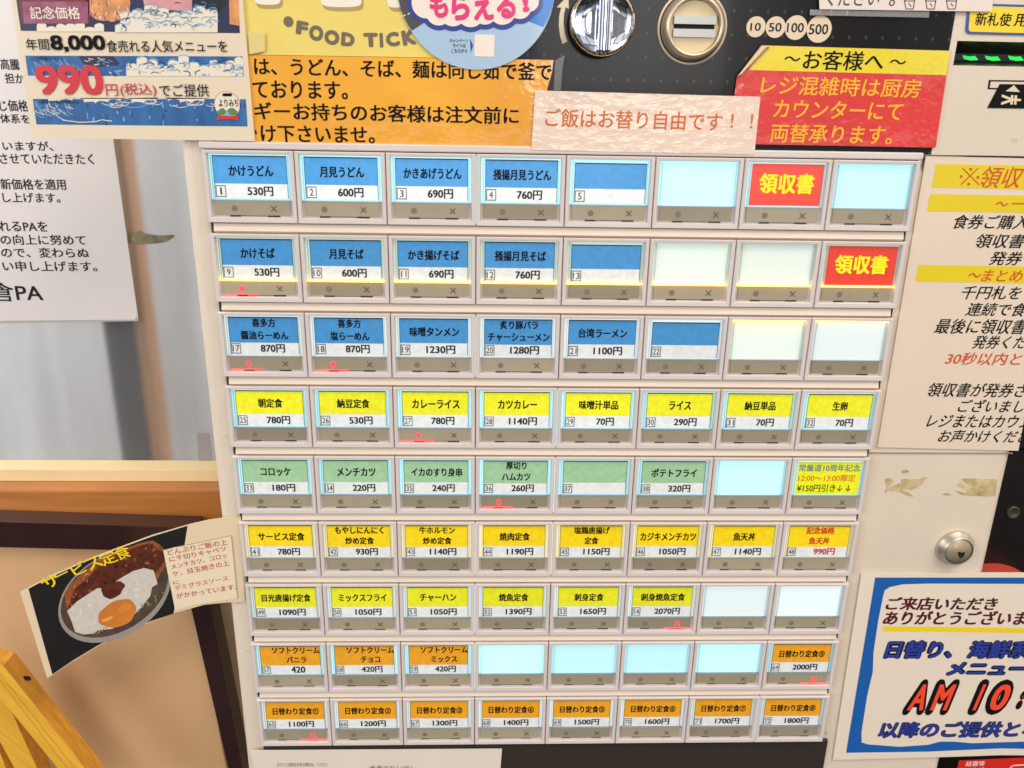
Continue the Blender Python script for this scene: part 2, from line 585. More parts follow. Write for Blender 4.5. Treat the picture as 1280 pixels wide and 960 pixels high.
def btext(mb, s, cx, t0, t1, w, y, mt, bold=0.012):
    O = Vector(((cx - w / 2) * U, y, (1 - t1) * H * U))
    write(mb, s, O, Vector((w * U, 0, 0)), Vector((0, 0, (t1 - t0) * H * U)), mt, bold)


def twidth(s, em):
    V, Fs, x0, x1, y0, y1 = glyphs(s)
    return (x1 - x0) * em


CX0, CX1 = .102, .912
for r, (col, tk, glow, items) in enumerate(BT):
    for c, it in enumerate(items):
        bl = Vector(((c - 4) * U, 0, ZC + (rows[r] - H) * U)) - BASE
        bo = link('button', bezel_me, machine, bl)
        link('recess', recess_me, bo)
        t = tk
        if it == 0 and r == 2:
            t = 'k' if c == 6 else 'w'
        link('backlight', back_me[t], bo)
        num = it[0] if isinstance(it, tuple) else None
        key = (1, 0) if num in LIT_DOT else (0, 1) if num in LIT_X else (0, 0)
        link('indicator_strip', strip_me[key], bo)
        if key != (0, 0):
            link('indicator_lamp', glow_me[key], bo)
        link('clear_rim', cov_me, bo)
        if r == 1:
            link('added_glow_strip', edge_me['low'], bo)
        if r == 2 and it == 0:
            link('added_glow_strip', edge_me['high'], bo)
        gl = glow * random.uniform(0.85, 1.2)
        gl = round(gl / 0.03) * 0.03
        mb = MB()
        yc, y1, y2 = 0.0016, 0.00152, 0.00144
        if it == 0:
            bo['label'] = 'button without a card, its window lit plain white'
            continue
        jt = random.uniform(-.004, .004)
        if it == 'R':
            bx(mb, .10, .92, .075, .655, yc, card_m('red', max(0.10, gl)))
            btext(mb, '領収書', .51, .20, .49, .63, y1, yelink, 0.035)
            bo['label'] = 'button with a red receipt card in yellow letters, ' + ('top row' if r == 0 else 'second row')
        elif it == 'L':
            bx(mb, .098, .915, .085, .655, yc, card_m('lime', 0.24))
            btext(mb, '常盤道10周年記念', .507, .125, .25, .79, y1, blueink, 0.012)
            btext(mb, '12:00〜13:00限定', .49, .30, .425, .74, y1, redglow, 0.010)
            btext(mb, '¥150円引き↓ ↓', .47, .475, .61, .70, y1, ink, 0.010)
            bo['label'] = 'button with a yellow anniversary discount card in three coloured lines'
        else:
            n, nm, pr = it
            two = '/' in nm
            ts = .455 if not two else .47
            top = .075 if n not in (5, 13, 22) else .10
            bx(mb, CX0 + jt, CX1 + jt, top, .655, yc, card_m('white', round(gl * .55 / .03) * .03))
            bx(mb, CX0 + jt, CX1 + jt, top, ts, y1, card_m(col, gl))
            # thin printed outline, its top edge thickened to paint in a shadow line
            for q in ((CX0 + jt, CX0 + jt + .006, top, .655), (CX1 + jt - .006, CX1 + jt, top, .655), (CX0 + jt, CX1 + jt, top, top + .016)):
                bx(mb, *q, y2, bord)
            # number box
            a0, a1, t0, t1 = CX0 + jt + .012, CX0 + jt + .122, .482, .638
            for q in ((a0, a1, t0, t0 + .010), (a0, a1, t1 - .010, t1), (a0, a0 + .007, t0, t1), (a1 - .007, a1, t0, t1)):
                bx(mb, *q, y2 - 0.00002, bord)
            btext(mb, str(n), (a0 + a1) / 2, .512, .606, (.018 if n == 1 else .040) if n < 10 else (.060 if n == 11 else .078), y2, numink, 0.0)
            rd_ = n == 48
            nk = redink if rd_ else ink
            mid = .515 + jt if n not in (57, 58, 59) else .585
            if nm:
                ls = nm.split('/')
                em = .098 if len(ls) == 1 and len(nm) < 7 else .092
                for k, s in enumerate(ls):
                    w = twidth(s, em * 1.02)
                    hh = .152 if len(ls) == 1 else .135
                    c0 = .28 if len(ls) == 1 else (.165 + .19 * k)
                    flat = .8 if all(ch in 'ー' for ch in s) else 1
                    btext(mb, s, mid, c0 - hh / 2 * flat, c0 + hh / 2 * flat, min(w, .79), y2, nk, 0.034)
            if pr:
                k = len(pr) - (1 if Y in pr else 0)
                w = .062 * k + (.098 if Y in pr else 0)
                if pr == '420':
                    w = .19
                btext(mb, pr, .60 if k < 4 else .585, .488, .622, w, y2, redink if rd_ else numink, 0.026)
            bo['label'] = '%s card button numbered %d%s' % ('golden yellow' if col == 'gold' else col, n, ', priced %s yen' % pr.replace(Y, '') if pr else ', no dish named')
        link('label_card', mb.mesh('label_card'), bo)

# light leaking through some of the seams between the buttons
for r, c, k in ((0, 3, 'c'), (2, 3, 'w'), (4, 4, 'c'), (5, 3, 'y'), (5, 4, 'y'), (6, 3, 'w'), (7, 3, 'w'), (8, 7, 'c'), (3, 4, 'c')):
    mb = MB()
    x = (c - 4) * U
    zt = ZC + rows[r] * U; zb = ZC + (rows[r] - H) * U
    mb.poly([(x - .00016, .0007, zb + .001), (x + .00016, .0007, zb + .001), (x + .00016, .0007, zt - .0008), (x - .00016, .0007, zt - .0008)], tint(k))
    part('seam_light', mb)

# ---- black coin panel with prints
cp_m = mat('black_coin_panel', (22, 20, 19), 0.22, coat=0.08, coat_rough=0.05, bump=0.05, bscale=120, spec=.16)
t = cp_m.node_tree
b = t.nodes['Principled BSDF']
gm = t.nodes.new('ShaderNodeNewGeometry')
mp = t.nodes.new('ShaderNodeMapping'); mp.inputs['Scale'].default_value = (1 / 0.0073, 0, 1 / 0.0095)
t.links.new(gm.outputs['Position'], mp.inputs['Vector'])
fr = t.nodes.new('ShaderNodeVectorMath'); fr.operation = 'FRACTION'
t.links.new(mp.outputs[0], fr.inputs[0])
ds = t.nodes.new('ShaderNodeVectorMath'); ds.operation = 'DISTANCE'; ds.inputs[1].default_value = (0.5, 0, 0.5)
t.links.new(fr.outputs[0], ds.inputs[0])
lt = t.nodes.new('ShaderNodeMapRange'); lt.inputs['From Min'].default_value = 0.10; lt.inputs['From Max'].default_value = 0.05
t.links.new(ds.outputs['Value'], lt.inputs['Value'])
mx = t.nodes.new('ShaderNodeMix'); mx.data_type = 'RGBA'
mx.inputs['A'].default_value = rgb((23, 21, 20)); mx.inputs['B'].default_value = rgb((66, 62, 58))
t.links.new(lt.outputs[0], mx.inputs['Factor'])
t.links.new(mx.outputs['Result'], b.inputs['Base Color'])
YP = 0.0028
PP = front(YP)
zb = PP.hit(1050, 191).z
mb = MB()
mb.box((XL + 0.36 * U, YP, zb), (xr, YF - 0.0002, ztop), cp_m)
pr_m = mat('cream_print', (222, 202, 172), 0.5)
for s, cx, cy, rr_, tw, th in (('10', 945, 33.5, 12, 13, 10), ('50', 969.5, 34, 12.3, 16, 11), ('100', 995, 34.5, 14, 21, 12), ('500', 1024, 36.5, 15.5, 24, 13)):
    px_disc(mb, PP, cx, cy, rr_, pr_m)
    write_px(mb, PP, s, cx - tw / 2, cy - th / 2, cx + tw / 2, cy + th / 2, ink, off=0.0003, bold=0.01)
# turning arrow beside the return lever
px_poly(mb, PP, [(703, 55), (709, 52), (706, 42), (704.5, 30), (705, 18), (707, 9), (711, 11), (710.5, -6), (696, 9), (701.5, 9.5), (699, 20), (698.5, 32), (700, 44)], pr_m)
part('coin_panel', mb)

# ---- coin return lever
chrome = mat('polished_chrome', (225, 228, 235), 0.06, metal=1.0, bump=0.02, bscale=150)
brass = mat('champagne_metal', (218, 200, 172), 0.32, metal=0.65)
satin = mat('satin_silver', (168, 165, 160), 0.34, metal=0.7)


def lathe(mb, c, prof, mt, n=48, cap=True, smooth=True):
    L = [[Vector((c.x + r_ * math.cos(2 * math.pi * i / n), c.y - d, c.z + r_ * math.sin(2 * math.pi * i / n))) for i in range(n)] for r_, d in prof]
    mb.loops(L, mt, smooth, cap)


kc = front(-0.006).hit(754, 27)
kc.y = YP
kr = (front(-0.006).hit(795, 27) - front(-0.006).hit(713, 27)).length / 2
mb = MB()
lathe(mb, kc, [(kr * .99, 0), (kr * .99, .004)], darkgap, cap=False)
lathe(mb, kc, [(kr * .98, .003), (kr * 1.0, .005), (kr * 1.0, .0075), (kr * .965, .0088), (kr * .90, .0092)], mat('warm_chrome_rim', (236, 214, 188), 0.10, metal=1.0), cap=False)
lathe(mb, kc, [(kr * .90, .0092), (kr * .86, .0085), (kr * .5, .0078), (kr * .01, .0075)], chrome)
lv = part('return_lever', mb)
mb = MB()
hw = kr * .215
for sx in (-1, 1):
    x0, x1 = sorted((kc.x + sx * hw * .12, kc.x + sx * hw))
    mb.box((x0, kc.y - .0165, kc.z - kr * .93), (x1, kc.y - .0070, kc.z + kr * .99), chrome)
mb.box((kc.x - hw * .5, kc.y - .0155, kc.z - kr * .93), (kc.x + hw * .5, kc.y - .0072, kc.z + kr * .98), chrome)
bevel(part('grip', mb, lv), 0.0013, 3)

# ---- coin slot
sc = front(-0.003).hit(869, 33)
sc.y = YP
sr = (front(-0.003).hit(913, 33) - front(-0.003).hit(825, 33)).length / 2
mb = MB()
lathe(mb, sc, [(sr * 1.0, 0.0001), (sr * 1.0, .0008), (sr * .94, .0008), (sr * .94, .0002)], pr_m, cap=False)
lathe(mb, sc, [(sr * .94, .0003), (sr * .90, .0003)], darkgap, cap=False)
lathe(mb, sc, [(sr * .90, .0002), (sr * .89, .004), (sr * .80, .0062), (sr * .74, .0066), (sr * .71, .0058), (sr * .69, .0036)], brass, cap=False)
cs = part('coin_slot', mb)
mb = MB()
plate_m = mat('champagne_plate', (206, 184, 142), 0.35, metal=0.25)
lathe(mb, sc, [(sr * .70, .0036), (sr * .01, .0036)], plate_m)
part('face_plate', mb, cs)
mb = MB()
bh = sr * .25
mb.box((sc.x - sr * .60, sc.y - .0052, sc.z + bh * .25), (sc.x + sr * .60, sc.y - .0030, sc.z + bh * 1.1), satin)
mb.box((sc.x - sr * .60, sc.y - .0052, sc.z - bh * 1.1), (sc.x + sr * .60, sc.y - .0030, sc.z - bh * .25), satin)
mb.box((sc.x - sr * .58, sc.y - .0040, sc.z - bh * .25), (sc.x + sr * .58, sc.y - .0031, sc.z + bh * .25), mat('slot_black', (6, 6, 6), 0.7))
part('slot_bar', mb, cs)
# ---- note reader module on the right of the coin panel
YN = 0.0026
NP = front(YN)
px0 = xr + 0.0001
s0 = NP.hit(1197, 51); s1 = NP.hit(1191, 81)
zt_s, zb_s = s0.z, s1.z - 0.0002
xs_ = (s0.x + s1.x) / 2
xe = 7.4 * U
zmid = NP.hit(1200, 194).z
mb = MB()
mb.box((px0, YN, zt_s), (xe, 0.06, ztop), cream)
mb.box((px0, YN, zmid), (xs_, 0.06, zt_s - 0.00005), cream)
mb.box((xs_ + 0.00005, YN, zmid), (xe, 0.06, zb_s), cream)
dk = mat('reader_black', (18, 17, 17), 0.3)
nr = part('note_reader', mb)
mb = MB()
mb.box((xs_, 0.018, zb_s), (xe, 0.03, zt_s), dk)
mb.poly([(xs_ + .0001, YN + .0003, zt_s - .0001), (xe, YN + .0003, zt_s - .0001), (xe, 0.018, zt_s - .004), (xs_ + .0001, 0.018, zt_s - .004)], mat('reader_grey', (70, 64, 58), 0.35))
mb.poly([(xs_ + .0001, YN + .0003, zb_s + .0001), (xe, YN + .0003, zb_s + .0001), (xe, 0.018, zb_s + .003), (xs_ + .0001, 0.018, zb_s + .003)], mat('reader_grey', (70, 64, 58), 0.35))
mb.poly([(xs_ + .0001, YN + .0002, zb_s), (xs_ + .0001, 0.018, zb_s), (xs_ + .0001, 0.018, zt_s), (xs_ + .0001, YN + .0002, zt_s)], dk)
part('throat', mb, nr)
grn = mat('green_guide_light', (20, 220, 70), 0.4, emit=0.8, ecol=(20, 230, 80))
GP = front(0.010)
for cx, cy in ((1213, 72.5), (1241, 73), (1270, 73)):
    mb = MB()
    px_poly(mb, GP, [(cx - 10, cy - 3.5), (cx - 2, cy - 2), (cx + 6, cy - 2.5), (cx + 10, cy + 2.5), (cx, cy + 3.0), (cx - 8, cy + 1.2)], grn, 0)
    part('guide_light', mb, nr)
# printed pictogram of a note below the slot
mb = MB()
px_poly(mb, NP, [(1236, 100), (1330, 101), (1330, 113), (1234.5, 111.5)], ink, 0.0001)
px_poly(mb, NP, [(1238.5, 102), (1330, 103), (1330, 111.3), (1237, 109.8)], cream, 0.00016)
px_poly(mb, NP, [(1234, 135), (1249.5, 105), (1330, 106), (1330, 136.5)], ink, 0.00022)
px_poly(mb, NP, [(1257, 114), (1267.5, 106.5), (1275, 115)], pr_m, 0.00028)
a = NP.hit(1251, 131, .00028); bb = NP.hit(1252, 118, .00028); cc = NP.hit(1276, 131.5, .00028)
write(mb, '¥', a + (cc - a), (bb - a), -(cc - a), pr_m, 0.02)
part('note_pictogram', mb)

# ---- right-hand lower panel: seam below the receipt notice, lock
mb = MB()
SP_ = front(YF)
zs = SP_.hit(1200, 566).z
mb.box((4.0 * U + .0006, YF - .0006, zs - .0002), (XR - .0004, YF + .0005, zs + .0002), mat('seam_brown', (150, 128, 106), 0.6))  # thin brown line along the seam
part('panel_seam', mb)

steel = mat('worn_steel', (205, 192, 176), 0.3, metal=0.8, bump=0.04, bscale=200)
lc = front(0.002).hit(1195, 686)
lc.y = YF
lr = (front(.002).hit(1217, 686) - front(.002).hit(1171, 686)).length / 2
mb = MB()
lathe(mb, lc, [(lr * 1.0, 0), (lr * 1.0, .0016), (lr * .97, .0020), (lr * .78, .0048), (lr * .76, .0052), (lr * .72, .0051)], steel, cap=False)
lathe(mb, lc, [(lr * .72, .0051), (lr * .70, .0043), (lr * .68, .0045)], darkgap, cap=False)
lk = part('lock', mb)
mb = MB()
pf = mat('lock_plug_brass', (176, 156, 128), 0.35, metal=0.35)
lathe(mb, lc, [(lr * .69, .0043), (lr * .67, .0051), (lr * .02, .0051)], pf)
for a0, w_, l_ in ((-.55, .085, .20), (.25, .075, .16), (-.1, .07, .12)):
    c0 = Vector((lc.x + lr * .18 + a0 * lr * .18, lc.y - .00516 - abs(a0) * .00008, lc.z - lr * .18))
    d = Vector((math.sin(a0), 0, math.cos(a0))) * lr * l_; n_ = Vector((math.cos(a0), 0, -math.sin(a0))) * lr * w_
    mb.poly([c0 - d - n_, c0 - d + n_, c0 + d + n_, c0 + d - n_], mat('slot_black', (6, 6, 6), 0.7))
part('key_plug', mb, lk)

# ---- dark recess plate under the buttons
mb = MB()
zt_l = zb8 - 0.0006
xl_ = front(.002).hit(330, 945).x; xrr = front(.002).hit(1034, 935).x
brn = mat('dark_brown_panel', (52, 44, 38), 0.45, var=0.08, vscale=60)
mb.box((xl_, 0.0022, 0.8), (xrr, 0.006, zt_l), brn)
bevel(part('lower_panel', mb), 0.0005, 2)

# ------------------------------------------------------------------ notices stuck on the machine
FL = front(0.0022)       # plane of the papers on the coin panel


def notice(name, label, cat, pl, pts, m, fill, thick=0.0003):
    mb = MB()
    sheet_px(mb, pl, pts, m, thick)
    fill(mb, pl)
    return thing(name, label, cat, mb)


# white receipt notice on the right
HP = front(YF - 0.0008)
hm = mat('receipt_paper', (226, 206, 184), 0.45, coat=0.25, coat_rough=0.2, var=0.02, vscale=20)
ylw = mat('receipt_yellow', (226, 200, 8), 0.5, coat=0.25, coat_rough=0.2, var=0.04, vscale=25)
redt = mat('receipt_red', (206, 78, 30), 0.5)


def fill_h(mb, pl):
    for q in ([(1170, 205), (1330, 207.5), (1330, 237.5), (1164.5, 234.5)], [(1162.5, 242.5), (1330, 245.5), (1330, 267), (1159, 264)], [(1148, 331), (1330, 334), (1330, 355), (1144, 352)]):
        px_poly(mb, pl, q, ylw, 0.00008)
    T = lambda s, x0, x1, y0, y1, m=ink, b=0.010: write_px(mb, pl, s, x0, y0, x1, y1, m, dy=0.010 * (x1 - x0), off=0.00016, bold=b, shear=0.22)
    
    for q in ([(1203, 210), (1224, 231)], [(1223, 210), (1201, 231)]):
        stroke(mb, pl, q, 1.5, redt, 0.00016 + .00001 * (q[0][0] > 1210))
    for x, y in ((1213.5, 211.5), (1211, 230), (1201.5, 220.5), (1222.5, 221.5)):
        px_poly(mb, pl, [(x - 1.6, y - 1.6), (x + 1.6, y - 1.6), (x + 1.6, y + 1.6), (x - 1.6, y + 1.6)], redt, 0.0002)
    T('領収', 1229, 1281, 208, 235, redt, 0.008)
    T('〜', 1245, 1261, 252, 258, redt); T('一', 1265, 1283, 253.5, 255.5, redt)
    T('食券ご購入', 1194, 1288, 268, 286); T('領収書', 1222, 1283, 292, 310); T('発券', 1240, 1280, 314, 331.5)
    T('〜', 1211, 1227, 341, 347, redt); T('まとめ', 1230, 1280, 337, 352, redt)
    T('千円札を', 1204, 1279, 357, 374); T('連続で食', 1211, 1285, 378, 395); T('最後に領収書', 1172, 1285, 398, 417)
    T('発券くた', 1219, 1284, 419, 436); T('30秒以内と', 1185, 1279, 440, 456, redt)
    T('領収書が発券さ', 1162, 1285, 478, 496); T('ございまし', 1201, 1283, 499, 515)
    T('レジまたはカウン', 1162, 1292, 518, 534); T('お声かけくださ', 1176, 1288, 537, 553)


notice('receipt_notice', 'pale notice with yellow bands and slanted black lines about receipts, right of the buttons', 'notice', HP,
       [(1157.5, 195), (1340, 199), (1273, 563.5), (1097, 559)], hm, fill_h, 0.0006)

# orange noodle notice
om = mat('orange_laminate', (238, 170, 36), 0.45, var=0.10, vscale=24, var2=(228, 152, 24), **LAM)


def fill_c(mb, pl):
    T = lambda s, x0, x1, y0, y1, dy: write_px(mb, pl, s, x0, y0, x1, y1, ink, dy=dy, off=0.0001, bold=0.02)
    T('は、うどん、そば、麺は同じ茹で釜で', 316.5, 690, 71, 94, 7.5)
    T('ております。', 315, 434, 100, 123, 1.5)
    T('ギーお持ちのお客様は注文前に', 317, 649, 127, 149.5, 6.5)
    T('け下さいませ。', 325, 468, 156, 178, 2)
    px_poly(mb, pl, [(318, 162), (320, 163), (321.5, 167), (319.5, 168)], ink, 0.0001)


notice('noodle_notice', 'orange laminated sheet with four lines of black writing above the first buttons', 'notice', front(0.0020),
       [(300, 68.5), (692, 75), (690, 90), (663, 187), (300, 177.5)], om, fill_c)
# clear tape beside the orange sheet
tape_m = mat('clear_tape', (150, 146, 138), 0.15, coat=1.0, coatbump=0.8, cbscale=500)

# yellow food ticket sign
ym = mat('pale_yellow_sign', (232, 206, 104), 0.5, var=0.05, vscale=60, coat=0.3, coat_rough=0.25)
wht = mat('white_print', (236, 226, 206), 0.5)
tau = mat('taupe_print', (112, 98, 78), 0.5)
shd = mat('brown_print', (176, 150, 84), 0.5)


def blob(x0, x1, yb, n=14, top=-30):
    pts = [(x0, top)]
    for i in range(n + 1):
        a = i / n
        pts.append((x0 + (x1 - x0) * (0.5 - 0.5 * math.cos(math.pi * a)) ** 0.9 if 0 < a < 1 else (x0 if a == 0 else x1), yb - 7 * (abs(2 * a - 1) ** 3)))
    pts.append((x1, top))
    return pts


def fill_b(mb, pl):
    for x0, x1, yb, sk in ((318, 351, 6, 0), (401, 452, 9, 0), (484, 505, 9.5, 0)):
        q = blob(x0, x1, yb)
        px_poly(mb, pl, [(x + 2.5, y + 5) for x, y in q], shd, 0.00008)
        px_poly(mb, pl, q, wht, 0.00014)
    px_disc(mb, pl, 360.5, 27, 6.3, tau, 0.0001)
    cs_ = [('F', 371, 386, 25, 42.5, 3), ('O', 387, 405, 30, 50, 3), ('O', 406, 425, 36, 55, 3), ('D', 427, 444, 39.5, 57, 2.5),
           ('T', 454, 472, 41, 59, 0), ('I', 474, 478.5, 41, 59.5, 0), ('C', 481, 498, 41, 59.5, -2), ('K', 501, 518, 38.5, 58, -2.5), ('E', 520, 533, 36, 54, -3), ('T', 535, 548, 32, 50, -3)]
    for s, x0, x1, y0, y1, dy in cs_:
        write_px(mb, pl, s, x0, y0, x1, y1, tau, dy=dy, off=0.0001, bold=0.068)


notice('food_ticket_sign', 'pale yellow sign reading FOOD TICKET with big white letters above, top of the machine', 'sign', front(0.00235),
       [(300, -40), (606, -40), (606, 73), (300, 68)], ym, fill_b)

# round campaign sticker
lb = mat('sticker_light_blue', (166, 192, 214), 0.4, coat=0.4)
gr_ = mat('sticker_road_grey', (72, 68, 66), 0.4, coat=0.4)
bl_ = mat('sticker_blue', (36, 118, 204), 0.4, coat=0.4)
nv = mat('sticker_navy', (32, 58, 140), 0.4, coat=0.4)
ck = mat('sticker_cream', (240, 222, 208), 0.4, coat=0.4)
pk = mat('sticker_pink', (226, 44, 112), 0.4, coat=0.4)
cx_, cy_, cr_ = 595.5, -19, 99
arc = lambda a0, a1, n=30, k=1.0: [(cx_ + cr_ * k * math.cos(math.radians(a0 + (a1 - a0) * i / n)), cy_ + cr_ * k * math.sin(math.radians(a0 + (a1 - a0) * i / n))) for i in range(n + 1)]


def fill_d(mb, pl):
    px_poly(mb, pl, [(600, -40), (540, 22)] + arc(144.5, 190), gr_, 0.00006)
    for i in range(4):
        x = 502 + i * 7.5
        px_poly(mb, pl, [(x, 20 - i * 2.9), (x + 5, 18 - i * 2.9), (x + 5, 19.2 - i * 2.9), (x, 21.2 - i * 2.9)], ck, 0.00009)
    px_poly(mb, pl, [(640, -40), (655, 24)] + arc(32.5, -12)[0:], bl_, 0.00006)
    cl = [(532, 4, 20), (548, 14, 19), (566, 14, 20), (588, 14, 21), (606, 14, 18), (628, 12, 20), (650, 8, 17), (662, 2, 14), (545, -14, 22), (600, -18, 26), (650, -14, 20)]
    for dr, m_, of in ((3.2, nv, 0.0001), (-2.5, ck, 0.0003)):
        for k, (x, y, r_) in enumerate(cl):
            px_disc(mb, pl, x, y, r_ + dr, m_, of + k * 0.000012, 28)
    for s, x0, x1, y0, y1 in (('も', 536, 559, -8, 23), ('ら', 563, 586, -8, 26), ('え', 591, 616, -9, 26), ('る', 620, 644, -9, 24), ('!', 651, 660, -12, 16)):
        write_px(mb, pl, s, x0, y0, x1, y1, pk, dy=-1, off=0.0005, bold=0.05)
    for s, x0, x1, y0, y1 in (('キャンペーン', 562, 585, 48.5, 53.2), ('サイトは', 566, 582, 54.5, 59.5), ('こちらから', 564, 584, 61, 66)):
        write_px(mb, pl, s, x0, y0, x1, y1, ink, off=0.0001, bold=0.02)
    px_poly(mb, pl, [(593.5, 43), (618.5, 43.5), (617.5, 71), (593, 70.5)], ck, 0.0001)
    px_poly(mb, pl, [(587.5, 48), (591.5, 57), (588.5, 66)], nv, 0.0001)


mb = MB()
dp = front(0.0015)
c = dp.hit(cx_, cy_)
rx = dp.hit(cx_ + cr_, cy_) - c
ring = [c + Vector((rx.x * math.cos(i * math.pi / 40), 0, rx.x * math.sin(i * math.pi / 40))) for i in range(80)]
arc_w = rx.x
mb.loops([[p + Vector((0, .0004, 0)) for p in ring], ring], lb, cap=True)
fill_d(mb, dp)
thing('campaign_sticker', 'round blue and grey sticker with pink letters in a navy cloud, top centre', 'sticker', mb)

# blue wave price poster, hangs past the left edge of the machine
pm = mat('poster_paper', (226, 208, 180), 0.45, coat=0.6, coat_rough=0.12, coatbump=0.2, cbscale=120)
pb = mat('poster_blue', (32, 100, 158), 0.45, var=0.25, vscale=160, vstretch=(1, 1, .35), var2=(18, 74, 132), coat=0.6, coat_rough=0.12, coatbump=0.2, cbscale=120)
pn = mat('poster_navy', (26, 28, 66), 0.45, coat=0.6, coat_rough=0.12)
pf_ = mat('poster_foam', (230, 218, 196), 0.45, coat=0.6, coat_rough=0.15, coatbump=0.3, cbscale=180)
pl_ = mat('poster_light_blue', (122, 168, 206), 0.45, coat=0.6)
por = mat('poster_orange', (222, 150, 84), 0.45, var=0.3, vscale=220, coat=0.6)
ppk = mat('poster_pink', (214, 150, 150), 0.45, var=0.2, vscale=160, coat=0.6)
pmr = mat('poster_maroon', (122, 34, 38), 0.45, var=0.3, vscale=180, coat=0.6)
ppu = mat('poster_maroon_sheen', (160, 96, 130), 0.45, var=0.2, vscale=120, var2=(128, 40, 60), coat=0.6)  # maroon label with its purple reflection mixed into the colour
r990 = mat('poster_red', (206, 34, 44), 0.45, coat=0.6)
crm = mat('poster_crimson', (190, 40, 70), 0.45, coat=0.6)


def scallop(xa, xb, ytop, ybot, n, seed, amp=5):
    rnd = random.Random(seed)
    pts = []
    for i in range(n):
        x0 = xa + (xb - xa) * i / n; x1 = xa + (xb - xa) * (i + 1) / n
        base = ytop + amp * math.sin(i * 1.7 + seed) + rnd.uniform(-2, 2)
        for k in range(7):
            a_ = math.pi * k / 6
            pts.append((x0 + (x1 - x0) * (0.5 - 0.5 * math.cos(a_)), base - rnd.uniform(2.4, 3.4) * math.sin(a_)))
    return pts + [(xb, ybot), (xa, ybot)]


def curl(cx, cy, r, a0, a1, n=9):
    return [(cx + r * math.cos(a0 + (a1 - a0) * i / n), cy + 0.6 * r * math.sin(a0 + (a1 - a0) * i / n)) for i in range(n + 1)]


